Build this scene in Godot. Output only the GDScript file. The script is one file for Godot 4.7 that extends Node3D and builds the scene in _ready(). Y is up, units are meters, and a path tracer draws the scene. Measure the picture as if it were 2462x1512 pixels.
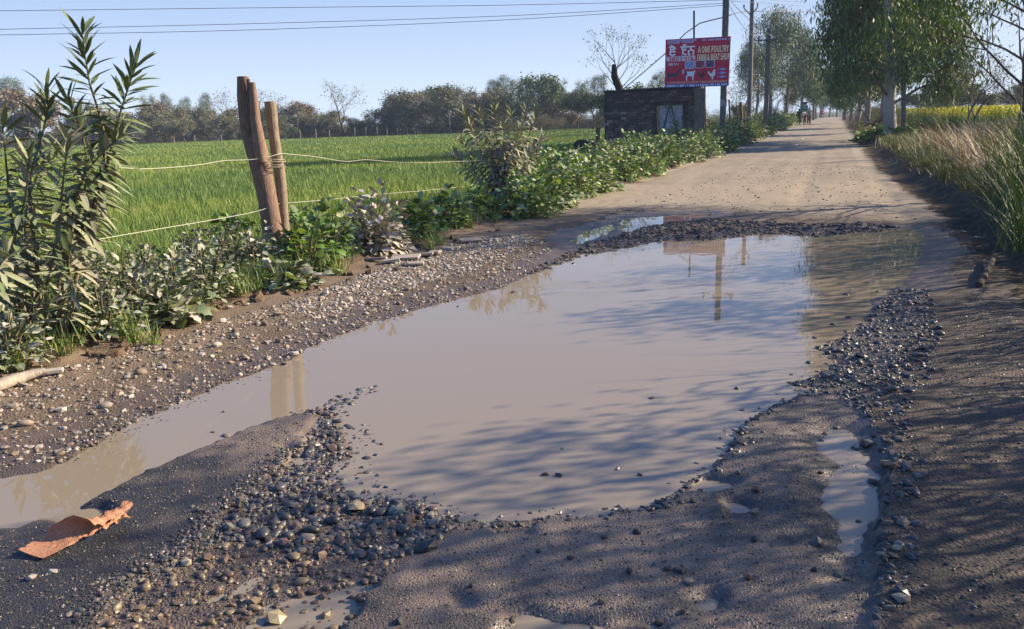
extends Node3D
# A flooded pothole in a village road, wheat field and treeline on one side, reeds and gum trees on the other.
# Metres, y up. The water stands at y = 0. The road runs along ROAD; s is the distance along it, t the distance across it.

const ROAD := Vector2(0.3665, -0.9304)
const ACROSS := Vector2(0.9304, 0.3665)
const EYE := Vector3(0, 1.6, 0)
var view := Basis()
var rng := RandomNumberGenerator.new()
var na := FastNoiseLite.new()
var nb := FastNoiseLite.new()
var taken := {}
var M := {}
var LIB := {}

# ---------------------------------------------------------------- mesh building
class MB:
	var v := PackedVector3Array()
	var n := PackedVector3Array()
	var c := PackedColorArray()
	var ix := PackedInt32Array()
	func vert(p: Vector3, nn: Vector3, col: Color) -> int:
		v.append(p); n.append(nn); c.append(col)
		return v.size() - 1
	func face(a: int, b: int, d: int) -> void:
		var f := (v[d] - v[a]).cross(v[b] - v[a])
		if f.dot(n[a] + n[b] + n[d]) < 0.0:
			ix.append(a); ix.append(d); ix.append(b)
		else:
			ix.append(a); ix.append(b); ix.append(d)
	func tri(a: Vector3, b: Vector3, d: Vector3, col: Color) -> void:
		var nn := (d - a).cross(b - a).normalized()
		var k := v.size()
		v.append(a); v.append(b); v.append(d)
		n.append(nn); n.append(nn); n.append(nn)
		c.append(col); c.append(col); c.append(col)
		ix.append(k); ix.append(k + 1); ix.append(k + 2)
	func quad(a: Vector3, b: Vector3, d: Vector3, e: Vector3, col: Color) -> void:
		tri(a, b, d, col); tri(a, d, e, col)
	func box(lo: Vector3, hi: Vector3, col: Color, xf := Transform3D()) -> void:
		var p := []
		for i in 8:
			p.append(xf * Vector3(hi.x if i & 1 else lo.x, hi.y if i & 2 else lo.y, hi.z if i & 4 else lo.z))
		for q in [[0, 1, 3, 2], [5, 4, 6, 7], [4, 0, 2, 6], [1, 5, 7, 3], [2, 3, 7, 6], [4, 5, 1, 0]]:
			var m: Vector3 = (p[0] + p[7]) * 0.5
			var f: Vector3 = (p[q[2]] - p[q[0]]).cross(p[q[1]] - p[q[0]])
			if f.dot((p[q[0]] + p[q[2]]) * 0.5 - m) < 0.0:
				quad(p[q[3]], p[q[2]], p[q[1]], p[q[0]], col)
			else:
				quad(p[q[0]], p[q[1]], p[q[2]], p[q[3]], col)
	# a box with chamfered vertical and horizontal edges, in the axes of xf
	func cbox(size: Vector3, ch: float, col: Color, xf := Transform3D()) -> void:
		var h := size * 0.5
		var rings := [[-h.y, ch], [-h.y + ch, 0.0], [h.y - ch, 0.0], [h.y, ch]]
		var loops := []
		for r in rings:
			var w: float = h.x - r[1]
			var d: float = h.z - r[1]
			var k: float = ch
			var l := []
			for q in [[w, d - k], [w - k, d], [-w + k, d], [-w, d - k], [-w, -d + k], [-w + k, -d], [w - k, -d], [w, -d + k]]:
				l.append(xf * Vector3(q[0], r[0], q[1]))
			loops.append(l)
		for i in 3:
			for j in 8:
				var j2 := (j + 1) % 8
				quad(loops[i][j], loops[i + 1][j], loops[i + 1][j2], loops[i][j2], col)
		for j in range(1, 7):
			tri(loops[3][0], loops[3][j + 1], loops[3][j], col)
			tri(loops[0][0], loops[0][j], loops[0][j + 1], col)
	func tube(pts: Array, radii: Array, sides: int, cols, cap := true, wob := 0.0, noise: FastNoiseLite = null) -> void:
		var m := pts.size()
		var last: Vector3 = (pts[1] - pts[0]).normalized()
		var side := last.cross(Vector3(0.31, 0.2, 0.93)).normalized()
		var start := v.size()
		for i in m:
			var dir: Vector3 = ((pts[mini(i + 1, m - 1)] as Vector3) - (pts[maxi(i - 1, 0)] as Vector3)).normalized()
			side = (side - dir * side.dot(dir)).normalized()
			var up := dir.cross(side)
			var r: float = radii[i]
			var col: Color = cols[i] if cols is Array else cols
			for k in sides:
				var a := TAU * k / sides
				var o := side * cos(a) + up * sin(a)
				var rr := r
				if noise:
					rr *= 1.0 + wob * noise.get_noise_3d(o.x * 40.0 + i * 9.0, o.y * 40.0, o.z * 40.0)
				vert((pts[i] as Vector3) + o * rr, o, col)
		for i in m - 1:
			for k in sides:
				var k2 := (k + 1) % sides
				var a := start + i * sides + k
				var b := start + i * sides + k2
				var d := start + (i + 1) * sides + k2
				var e := start + (i + 1) * sides + k
				face(a, b, d)
				face(a, d, e)
		if cap:
			for z in [0, m - 1]:
				var dir: Vector3 = ((pts[1] - pts[0]) if z == 0 else (pts[m - 1] - pts[m - 2])).normalized() * (-1.0 if z == 0 else 1.0)
				var col2: Color = cols[z] if cols is Array else cols
				var ce := vert(pts[z], dir, col2)
				var ring := []
				for k in sides:
					ring.append(vert(v[start + z * sides + k], dir, col2))
				for k in sides:
					face(ce, ring[k], ring[(k + 1) % sides])
	# a thin blade that bends: pts along it, widths, across = its width direction
	func ribbon(pts: Array, widths: Array, across: Vector3, col: Color, fold := 0.0) -> void:
		var m := pts.size()
		var prev := [-1, -1, -1]
		for i in m:
			var dir: Vector3 = ((pts[mini(i + 1, m - 1)] as Vector3) - (pts[maxi(i - 1, 0)] as Vector3)).normalized()
			var nn := across.cross(dir).normalized()
			var w: float = widths[i] * 0.5
			var cur := [vert((pts[i] as Vector3) - across * w + nn * fold * w, (nn + across * fold).normalized(), col), vert((pts[i] as Vector3) + across * w + nn * fold * w, (nn - across * fold).normalized(), col)]
			if fold != 0.0:
				cur.append(vert(pts[i], nn, col))
			if i > 0:
				if fold != 0.0:
					face(prev[0], prev[2], cur[2]); face(prev[0], cur[2], cur[0])
					face(prev[2], prev[1], cur[1]); face(prev[2], cur[1], cur[2])
				else:
					face(prev[0], prev[1], cur[1]); face(prev[0], cur[1], cur[0])
			prev = cur
	func lathe(profile: Array, sides: int, col: Color, xf := Transform3D()) -> void:
		var pts := []
		var start := v.size()
		for i in profile.size():
			var p: Vector2 = profile[i]
			var d: Vector2 = ((profile[mini(i + 1, profile.size() - 1)] as Vector2) - (profile[maxi(i - 1, 0)] as Vector2)).normalized()
			for k in sides:
				var a := TAU * k / sides
				vert(xf * Vector3(cos(a) * p.x, p.y, sin(a) * p.x), (xf.basis * Vector3(cos(a) * d.y, -d.x, sin(a) * d.y)).normalized(), col)
		for i in profile.size() - 1:
			for k in sides:
				var k2 := (k + 1) % sides
				face(start + i * sides + k, start + i * sides + k2, start + (i + 1) * sides + k2)
				face(start + i * sides + k, start + (i + 1) * sides + k2, start + (i + 1) * sides + k)
	func mesh() -> ArrayMesh:
		var a := []
		a.resize(Mesh.ARRAY_MAX)
		a[Mesh.ARRAY_VERTEX] = v
		a[Mesh.ARRAY_NORMAL] = n
		a[Mesh.ARRAY_COLOR] = c
		a[Mesh.ARRAY_INDEX] = ix
		var m := ArrayMesh.new()
		if v.size() and ix.size():
			m.add_surface_from_arrays(Mesh.PRIMITIVE_TRIANGLES, a)
		return m

func numbered(called: String) -> String:
	var k: int = taken.get(called, -1) + 1
	taken[called] = k
	return called if k == 0 else "%s_%03d" % [called, k]

func put(m: Mesh, called: String, mat: Material, parent: Node3D = null, xf := Transform3D()) -> MeshInstance3D:
	var o := MeshInstance3D.new()
	o.mesh = m
	o.material_override = mat
	o.transform = xf
	if parent:
		o.name = called
		parent.add_child(o, true)
	else:
		o.name = numbered(called)
		add_child(o)
	return o

func thing(called: String, label: String, category: String, where := Vector3.ZERO, turn := 0.0, group := "") -> Node3D:
	var o := Node3D.new()
	o.name = numbered(called)
	add_child(o)
	o.position = where
	o.rotation.y = turn
	return tag(o, label, category, group)

func tag(o: Node3D, label: String, category: String, group := "", kind := "") -> Node3D:
	if label: o.set_meta("label", label)
	if category: o.set_meta("category", category)
	if group: o.set_meta("group", group)
	if kind: o.set_meta("kind", kind)
	return o

func structure(o: Node3D) -> Node3D:
	o.set_meta("kind", "structure")
	return o

func many(called: String, m: Mesh, mat: Material, places: Array, tints: Array, parent: Node3D = null) -> MultiMeshInstance3D:
	var mm := MultiMesh.new()
	mm.transform_format = MultiMesh.TRANSFORM_3D
	mm.use_colors = tints.size() > 0
	mm.mesh = m
	mm.instance_count = places.size()
	for i in places.size():
		mm.set_instance_transform(i, places[i])
		if tints.size():
			mm.set_instance_color(i, tints[i])
	var o := MultiMeshInstance3D.new()
	o.multimesh = mm
	o.material_override = mat
	o.set_meta("kind", "stuff")
	if parent:
		o.name = called
		parent.add_child(o, true)
	else:
		o.name = numbered(called)
		add_child(o)
	return o

# ---------------------------------------------------------------- places
# Where a sight line of the photograph (its points counted on a 2461 x 1512 grid) meets the ground or a given depth.
func sight(x: float, y: float) -> Vector3:
	return view * Vector3((x - 1230.5) / 1950.0, (756.0 - y) / 1950.0, -1.0)

func gp(x: float, y: float, h := 0.0) -> Vector3:
	var d := sight(x, y)
	return EYE + d * ((h - EYE.y) / d.y)

func at(x: float, y: float, depth: float) -> Vector3:
	var d := sight(x, y)
	return EYE + d * (-depth / d.z)

func st(s: float, t: float, y := 0.0) -> Vector3:
	return Vector3(ROAD.x * s + ACROSS.x * t, y, ROAD.y * s + ACROSS.y * t)

func on(x: float, y: float, h := 0.0) -> Vector3:   # on the terrain
	var p := gp(x, y, h)
	for i in 3:
		p = gp(x, y, height(p.x, p.z))
	return p

func outline(a: Array) -> PackedVector2Array:
	var o := PackedVector2Array()
	for i in a.size() / 2:
		var p := gp(a[i * 2], a[i * 2 + 1])
		o.append(Vector2(p.x, p.z))
	return o

func rf(a: float, b: float) -> float:
	return rng.randf_range(a, b)

func vary(c: Color, k: float) -> Color:
	var f := 1.0 + rf(-k, k)
	return Color(c.r * f * (1.0 + rf(-k, k) * 0.3), c.g * f, c.b * f * (1.0 + rf(-k, k) * 0.3))

# ---------------------------------------------------------------- distance fields of the puddle and of the broken asphalt
const FX := -7.0
const FZ := -17.0
const FC := 0.04
const FW := 375
const FH := 410
var f_water := PackedFloat32Array()
var f_slab := PackedFloat32Array()
var f_mud := PackedFloat32Array()
var f_film := PackedFloat32Array()

func distances(polys: Array) -> PackedFloat32Array:
	var ins := PackedFloat32Array()
	var out := PackedFloat32Array()
	ins.resize(FW * FH)
	out.resize(FW * FH)
	ins.fill(0.0)
	out.fill(1e3)
	for poly in polys:
		var lo := Vector2(1e9, 1e9)
		var hi := -lo
		for p in poly:
			lo = lo.min(p); hi = hi.max(p)
		for j in range(maxi(0, int((lo.y - FZ) / FC)), mini(FH, int((hi.y - FZ) / FC) + 2)):
			for i in range(maxi(0, int((lo.x - FX) / FC)), mini(FW, int((hi.x - FX) / FC) + 2)):
				if Geometry2D.is_point_in_polygon(Vector2(FX + i * FC, FZ + j * FC), poly):
					ins[j * FW + i] = 1e3
					out[j * FW + i] = 0.0
	for f in [ins, out]:
		chamfer(f)
	var r := PackedFloat32Array()
	r.resize(FW * FH)
	for k in FW * FH:
		r[k] = out_minus(out[k], ins[k])
	return r

func out_minus(o: float, i: float) -> float:
	return (o - i) * FC

func chamfer(f: PackedFloat32Array) -> void:
	for j in range(1, FH):
		for i in range(1, FW - 1):
			var k := j * FW + i
			if f[k] > 0.0:
				f[k] = minf(f[k], minf(minf(f[k - 1], f[k - FW]) + 1.0, minf(f[k - FW - 1], f[k - FW + 1]) + 1.414))
	for j in range(FH - 2, -1, -1):
		for i in range(FW - 2, 0, -1):
			var k := j * FW + i
			if f[k] > 0.0:
				f[k] = minf(f[k], minf(minf(f[k + 1], f[k + FW]) + 1.0, minf(f[k + FW + 1], f[k + FW - 1]) + 1.414))

func look(f: PackedFloat32Array, x: float, z: float) -> float:
	var a := (x - FX) / FC
	var b := (z - FZ) / FC
	if a < 1.0 or b < 1.0 or a > FW - 3 or b > FH - 3:
		return 9.0
	var i := int(a)
	var j := int(b)
	a -= i
	b -= j
	var k := j * FW + i
	return lerpf(lerpf(f[k], f[k + 1], a), lerpf(f[k + FW], f[k + FW + 1], a), b)

var POLY := {}
func trace_outlines() -> void:
	POLY.water = outline([1395, 612, 1300, 650, 1215, 690, 1100, 722, 1000, 745, 900, 780, 820, 805, 740, 840, 690, 868, 610, 900, 540, 920, 470, 955, 400, 985, 330, 1015, 270, 1045, 220, 1075, 150, 1115, 60, 1150, -120, 1175, -120, 1275,
		90, 1265, 160, 1240, 230, 1200, 330, 1150, 400, 1120, 470, 1085, 560, 1050, 640, 1020, 700, 1000, 750, 985, 800, 985, 815, 1020, 835, 1060, 850, 1100, 800, 1120, 815, 1160, 830, 1195, 900, 1200, 960, 1200, 1030, 1213, 1060, 1240, 1100, 1252, 1180, 1258, 1260, 1250, 1340, 1240, 1440, 1238, 1520, 1232,
		1590, 1208, 1650, 1168, 1700, 1130, 1755, 1078, 1770, 1048, 1800, 1018, 1850, 988, 1900, 962, 1950, 938, 1890, 920, 1960, 900, 2010, 870, 1960, 840, 2050, 800, 2080, 760, 2100, 722, 2150, 690, 2195, 650, 2215, 600, 2205, 565, 2180, 555, 2100, 557, 2020, 564, 1960, 570, 1900, 564, 1850, 563, 1780, 565, 1720, 577, 1650, 578, 1600, 578, 1520, 592, 1460, 607])
	POLY.pool2 = outline([1375, 578, 1410, 556, 1470, 540, 1480, 548, 1440, 570, 1390, 586])
	POLY.pool3 = outline([1490, 548, 1490, 530, 1560, 522, 1640, 518, 1700, 512, 1700, 520, 1640, 532, 1540, 548, 1505, 560])
	POLY.slab = outline([820, 1540, 900, 1425, 960, 1382, 1050, 1322, 1150, 1292, 1250, 1292, 1270, 1310, 1290, 1268, 1400, 1252, 1560, 1242, 1630, 1205, 1700, 1150, 1750, 1100, 1775, 1050, 1810, 1015, 1870, 985, 1930, 962, 1990, 956, 2050, 975, 2075, 1020, 2115, 1090, 2135, 1140, 2120, 1200, 2105, 1300, 2100, 1400, 2085, 1700, 700, 1700])
	POLY.tongue = outline([762, 1002, 700, 1006, 640, 1024, 560, 1054, 470, 1090, 400, 1124, 330, 1154, 230, 1204, 160, 1244, 90, 1270, -200, 1310, -300, 1700, 40, 1700, 250, 1480, 330, 1395, 420, 1350, 490, 1300, 520, 1262, 600, 1190, 680, 1130, 715, 1085, 740, 1040])
	POLY.mud = outline([762, 1002, 800, 985, 830, 1060, 800, 1120, 830, 1195, 960, 1200, 1030, 1213, 1100, 1252, 1260, 1252, 1250, 1292, 1150, 1292, 1050, 1322, 960, 1382, 900, 1425, 820, 1540, 700, 1700, 40, 1700, 250, 1480, 330, 1395, 420, 1350, 490, 1300, 520, 1262, 600, 1190, 680, 1130, 715, 1085, 740, 1040])
	POLY.film = outline([1992, 1022, 2050, 1030, 2100, 1085, 2125, 1140, 2110, 1210, 2085, 1300, 2060, 1400, 2010, 1395, 2015, 1300, 1985, 1210, 1995, 1160, 1990, 1100, 1970, 1080])
	f_water = distances([POLY.water, POLY.pool2, POLY.pool3])
	f_slab = distances([POLY.slab, POLY.tongue])
	f_mud = distances([POLY.mud])
	f_film = distances([POLY.film])

func edge_left(s: float) -> float:
	return -5.0 + 0.55 * smoothstep(15.0, 20.0, s) + 0.3 * smoothstep(22.0, 32.0, s) + 0.16 * na.get_noise_1d(s * 22.0)

func edge_right(s: float) -> float:
	return 1.5 - 0.35 * smoothstep(14.0, 24.0, s) + 0.15 * na.get_noise_1d(s * 25.0 + 300.0)

func height(x: float, z: float) -> float:
	var s := x * ROAD.x + z * ROAD.y
	var t := x * ACROSS.x + z * ACROSS.y
	var fine := nb.get_noise_2d(x * 9.0, z * 9.0)
	var mid := na.get_noise_2d(x * 16.0, z * 16.0)
	var h := 0.055 + 0.014 * mid
	if s < 19.0 and s > -1.0:
		var w := look(f_water, x, z) + 0.05 * nb.get_noise_2d(x * 3.0, z * 3.0)
		if w < 0.0:
			h = -0.008 - 0.16 * minf(-w, 0.7)
		else:
			h = minf(h, 0.001 + 0.085 * w) + 0.008 * fine
		h += 0.006 * fine
		var m := look(f_mud, x, z)
		if m < 0.15:
			var hm := 0.006 + 0.022 * mid + 0.010 * fine
			h = lerpf(minf(h, hm) if w > 0.0 else h, h, smoothstep(-0.04, 0.12, m))
		var a := look(f_slab, x, z) + 0.035 * fine + 0.03 * nb.get_noise_2d(x * 26.0 + 5.0, z * 26.0)
		if a < 0.06:
			var ha := 0.03 + 0.008 * na.get_noise_2d(x * 30.0, z * 30.0) + 0.0035 * nb.get_noise_2d(x * 24.0, z * 24.0) - 0.2 * maxf(0.0, na.get_noise_2d(x * 22.0 + 9.0, z * 30.0 + 31.0) - 0.33)
			var f := look(f_film, x, z)
			ha = lerpf(-0.004 + 0.008 * mid, ha, smoothstep(-0.06, 0.16, f + 0.08 * mid))
			h = lerpf(ha, h, smoothstep(-0.02, 0.035, a))
	else:
		h += 0.005 * fine
	var rut := exp(-pow((t - 1.05) / 0.13, 2.0)) + exp(-pow((t + 0.45) / 0.16, 2.0)) * smoothstep(13.0, 16.0, s)
	h -= 0.022 * rut * smoothstep(10.5, 12.0, s) * (1.0 - smoothstep(40.0, 60.0, s))
	var l := edge_left(s)
	if t < l + 0.5:
		var clod := nb.get_noise_2d(x * 5.0 + 40.0, z * 5.0)
		var v := 0.13 + 0.07 * clod + 0.05 * fine
		v = lerpf(v, 0.04 + 0.02 * mid, smoothstep(0.9, 2.2, l - t))
		h = lerpf(h, v, smoothstep(-0.12, 0.34, l - t))
	var r := edge_right(s)
	if t > r - 0.4:
		var v := 0.02 + 0.34 * smoothstep(0.25, 1.1, t - r) + 0.06 * smoothstep(1.0, 5.0, t - r) + 0.05 * nb.get_noise_2d(x * 4.0, z * 4.0 + 90.0) + 0.03 * fine
		h = lerpf(h, v, smoothstep(-0.25, 0.2, t - r))
	return h + 0.12 * smoothstep(45.0, 95.0, s) * smoothstep(-40.0, -6.0, t)
# ---------------------------------------------------------------- materials
func noise_tex(freq: float, oct: int, lo: Color, hi: Color, size := 512, seed_ := 1, kind := FastNoiseLite.TYPE_SIMPLEX_SMOOTH, mid = null) -> NoiseTexture2D:
	var f := FastNoiseLite.new()
	f.seed = seed_
	f.frequency = freq
	f.noise_type = kind
	f.fractal_octaves = oct
	f.fractal_gain = 0.6
	var g := Gradient.new()
	g.set_color(0, lo)
	g.set_color(1, hi)
	if mid != null:
		g.add_point(mid[0], mid[1])
	var t := NoiseTexture2D.new()
	t.width = size
	t.height = size
	t.seamless = true
	t.noise = f
	t.color_ramp = g
	return t

func plain(rough: float, spec := 0.4, back := Color(0, 0, 0), tex: Texture2D = null, scale := 1.0) -> StandardMaterial3D:
	var m := StandardMaterial3D.new()
	m.vertex_color_use_as_albedo = true
	m.roughness = rough
	m.metallic_specular = spec
	m.cull_mode = BaseMaterial3D.CULL_DISABLED
	if back != Color(0, 0, 0):
		m.backlight_enabled = true
		m.backlight = back
	if tex:
		m.albedo_texture = tex
		m.uv1_triplanar = true
		m.uv1_world_triplanar = true
		m.uv1_scale = Vector3.ONE * scale
	return m

func relief(m: StandardMaterial3D, tex: Texture2D, cm: float) -> StandardMaterial3D:
	m.heightmap_enabled = true
	m.heightmap_texture = tex
	m.heightmap_scale = cm
	return m

func grey(a: float) -> Color:
	return Color(a, a, a)

func make_materials() -> void:
	var grit := noise_tex(0.09, 4, grey(0.0), grey(1.0), 512, 3)
	var speck := noise_tex(0.16, 3, Color(0.42, 0.41, 0.41), Color(1, 0.99, 0.97), 512, 5, FastNoiseLite.TYPE_SIMPLEX_SMOOTH, [0.5, Color(0.84, 0.82, 0.8)])
	var patch := noise_tex(0.012, 5, Color(0.6, 0.58, 0.56), Color(1, 1, 1), 512, 8)
	var streak := noise_tex(0.03, 4, Color(0.7, 0.68, 0.66), Color(1, 1, 1), 512, 11)
	M.road = relief(plain(0.86, 0.35, Color(0, 0, 0), speck, 1.1), grit, 0.9)
	M.slab = relief(plain(1.0, 0.5, Color(0, 0, 0), speck, 1.7), grit, 0.55)
	M.slab.roughness_texture = noise_tex(0.02, 4, grey(0.22), grey(0.85), 512, 21)
	M.bed = relief(plain(0.5, 0.5, Color(0, 0, 0), speck, 1.5), grit, 0.8)
	M.soil = relief(plain(0.95, 0.25, Color(0, 0, 0), patch, 1.6), grit, 2.2)
	M.field = plain(0.95, 0.2, Color(0, 0, 0), patch, 0.4)
	M.stone = plain(0.75, 0.4, Color(0, 0, 0), streak, 9.0)
	M.wet_stone = plain(0.4, 0.45, Color(0, 0, 0), streak, 9.0)
	var w := plain(0.02, 0.36)
	var ripple := noise_tex(0.008, 3, grey(0.0), grey(1.0), 512, 31)
	w.uv1_triplanar = true
	w.uv1_world_triplanar = true
	w.uv1_scale = Vector3(0.9, 0.9, 0.9)
	relief(w, ripple, 0.022)
	M.water = w
	M.leaf = plain(0.55, 0.42, Color(0.42, 0.5, 0.14))
	M.dusty_leaf = plain(0.8, 0.3, Color(0.18, 0.18, 0.1))
	M.blade = plain(0.6, 0.4, Color(0.4, 0.46, 0.16))
	M.far_leaf = plain(0.75, 0.3, Color(0.4, 0.42, 0.22))
	M.bark = plain(0.92, 0.25, Color(0, 0, 0), streak, 2.0)
	M.wood = relief(plain(0.85, 0.3, Color(0, 0, 0), noise_tex(0.02, 4, Color(0.62, 0.58, 0.55), Color(1, 0.98, 0.95), 512, 14), 1.3), noise_tex(0.05, 3, grey(0.0), grey(1.0), 512, 15), 0.6)
	M.wood.uv1_scale = Vector3(6.0, 0.7, 6.0)
	M.concrete = relief(plain(0.9, 0.3, Color(0, 0, 0), patch, 1.2), grit, 0.5)
	M.brick = relief(plain(0.93, 0.25, Color(0, 0, 0), patch, 0.9), grit, 0.8)
	M.metal = plain(0.5, 0.5)
	M.cloth = plain(0.9, 0.25)
	M.paper = relief(plain(0.6, 0.4, Color(0.2, 0.12, 0.07), streak, 4.0), grit, 0.3)
	M.wire = plain(0.6, 0.5)
	M.paint = plain(0.55, 0.4, Color(0, 0, 0), patch, 0.7)
# ---------------------------------------------------------------- ground, road, water, stones
func shade_of(x: float, z: float, h: float) -> Array:
	# [which surface, its colour]
	var s := x * ROAD.x + z * ROAD.y
	var t := x * ACROSS.x + z * ACROSS.y
	var n1 := na.get_noise_2d(x * 12.0 + 50.0, z * 12.0)
	var n2 := nb.get_noise_2d(x * 14.0, z * 14.0)
	var n3 := nb.get_noise_2d(x * 1.2, z * 1.2 + 77.0)
	var l := edge_left(s)
	var r := edge_right(s)
	if t < l - 0.02:
		if l - t > 1.5:
			return [4, Color(0.055, 0.085, 0.028).lerp(Color(0.13, 0.1, 0.06), clampf(0.3 + n1, 0, 1))]
		return [3, Color(0.21, 0.145, 0.092).lerp(Color(0.3, 0.22, 0.15), clampf(0.4 + 0.8 * n2 + 0.3 * n1, 0, 1))]
	if t > r:
		return [3, Color(0.13, 0.1, 0.07).lerp(Color(0.24, 0.18, 0.115), clampf(0.4 + 0.9 * n2 + 0.5 * n3, 0, 1))]
	var dust := Color(0.46, 0.38, 0.27)
	var damp := Color(0.15, 0.115, 0.085)
	var wet_mud := Color(0.135, 0.1, 0.072)
	if s < 19.0:
		var a := look(f_slab, x, z)
		var w := look(f_water, x, z)
		var m := look(f_mud, x, z)
		if a < 0.03:
			var tar := Color(0.05, 0.045, 0.041)
			var silt := Color(0.27, 0.205, 0.15)
			return [1, tar.lerp(silt, clampf(0.45 + 1.1 * n3 + 0.8 * n1 + 0.7 * n2, 0.0, 1.0))]
		if m < 0.06:
			return [2, wet_mud.lerp(Color(0.21, 0.155, 0.11), clampf(0.5 + n1, 0, 1))]
		# what the water keeps wet is dark, then the dust begins
		var reach := clampf((w - 0.12 + 0.25 * n3) / 0.9, 0.0, 1.0)
		var far := smoothstep(11.0, 15.5, s + 1.5 * n3 + 0.7 * n2)
		var bank := smoothstep(-3.6, -4.2, t + 0.3 * n3)
		var base := damp.lerp(Color(0.26, 0.2, 0.14), clampf(0.35 + 0.8 * n2, 0, 1) * 0.6)
		base = base.lerp(Color(0.3, 0.225, 0.155), bank * 0.8)
		base = base.lerp(dust, far)
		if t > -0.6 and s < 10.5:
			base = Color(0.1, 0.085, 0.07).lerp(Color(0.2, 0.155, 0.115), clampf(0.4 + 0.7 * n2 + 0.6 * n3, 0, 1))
		var c := wet_mud.lerp(base, reach)
		return [2 if reach < 0.3 else 0, c]
	var k := clampf(0.5 + 0.7 * n3 + 0.3 * n2, 0, 1)
	var lane := na.get_noise_2d(t * 45.0, s * 1.6)
	k = clampf(k + 0.9 * lane, 0, 1)
	var road := dust.lerp(Color(0.4, 0.35, 0.275), smoothstep(26.0, 44.0, s) * 0.9)
	return [0, road.lerp(road * 0.78, k)]

func sheet(rows: PackedFloat32Array, cols: int, wide: Vector2, names: Array) -> void:
	var nr := rows.size()
	var v := PackedVector3Array()
	var c := PackedColorArray()
	var zone := PackedInt32Array()
	var nn := PackedVector3Array()
	v.resize(nr * cols); c.resize(nr * cols); zone.resize(nr * cols); nn.resize(nr * cols)
	for j in nr:
		var z := rows[j]
		var w := wide.x * absf(z) + wide.y
		for i in cols:
			var u := 2.0 * i / (cols - 1) - 1.0
			var x := w * (0.55 * u + 0.45 * u * u * u)
			var h := height(x, z)
			var q := shade_of(x, z, h)
			var k := j * cols + i
			v[k] = Vector3(x, h, z)
			c[k] = q[1]
			zone[k] = q[0]
	for j in nr:
		for i in cols:
			var a := v[j * cols + maxi(i - 1, 0)]
			var b := v[j * cols + mini(i + 1, cols - 1)]
			var d := v[maxi(j - 1, 0) * cols + i]
			var e := v[mini(j + 1, nr - 1) * cols + i]
			var q := (b - a).cross(e - d)
			nn[j * cols + i] = (q if q.y > 0.0 else -q).normalized()
	for zn in 5:
		var mb := MB.new()
		var map := PackedInt32Array()
		map.resize(nr * cols)
		map.fill(-1)
		for j in nr - 1:
			for i in cols - 1:
				var k := j * cols + i
				if zone[k] != zn:
					continue
				var q := [k, k + 1, k + cols + 1, k + cols]
				for p in 4:
					var o: int = q[p]
					if map[o] < 0:
						map[o] = mb.v.size()
						mb.v.append(v[o]); mb.n.append(nn[o]); mb.c.append(c[o])
					q[p] = map[o]
				mb.face(q[0], q[1], q[2])
				mb.face(q[0], q[2], q[3])
		if mb.ix.size():
			structure(put(mb.mesh(), names[zn], [M.road, M.slab, M.bed, M.soil, M.field][zn]))

func make_ground() -> void:
	var rows := PackedFloat32Array()
	var z := -1.3
	while z > -175.0:
		rows.append(z)
		z -= maxf(0.018, -z * 0.0088)
	sheet(rows, 400, Vector2(1.15, 2.5), ["road_surface", "asphalt_slab", "pothole_bed", "verge_soil", "field_ground"])
	rows = PackedFloat32Array()
	z = 9.0
	while z > -1.31:
		rows.append(z)
		z -= 0.15
	rows.append(-1.3)
	sheet(rows, 130, Vector2(0, 11.0), ["road_surface", "asphalt_slab", "pothole_bed", "verge_soil", "field_ground"])
	var mb := MB.new()
	var L := 1500.0
	mb.quad(Vector3(-L, -0.6, -L), Vector3(L, -0.6, -L), Vector3(L, -0.6, L), Vector3(-L, -0.6, L), Color(0.1, 0.105, 0.05))
	structure(put(mb.mesh(), "ground", M.field))
	# muddy water, standing level in everything that lies below it
	for q in [["puddle", Rect2(-5.0, -12.3, 11.0, 10.7)], ["puddle", Rect2(0.6, -14.6, 3.2, 2.29)]]:
		mb = MB.new()
		var r: Rect2 = q[1]
		mb.quad(Vector3(r.position.x, 0, r.position.y), Vector3(r.end.x, 0, r.position.y), Vector3(r.end.x, 0, r.end.y), Vector3(r.position.x, 0, r.end.y), Color(0.235, 0.186, 0.126))
		structure(put(mb.mesh(), "puddle", M.water))
	# dashes of the worn centre line, far along the road
	for i in 6:
		var s := 40.0 + i * 9.0
		mb = MB.new()
		var a := st(s, -1.55); var b := st(s + 2.2, -1.55)
		var w := st(0, 0.06)
		var hh := 0.012
		var p := [a - w, a + w, b + w, b - w]
		for k in 4:
			p[k].y = height(p[k].x, p[k].z) + hh
		mb.quad(p[0], p[3], p[2], p[1], Color(0.6, 0.58, 0.52))
		structure(put(mb.mesh(), "road_marking", M.road))

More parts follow.
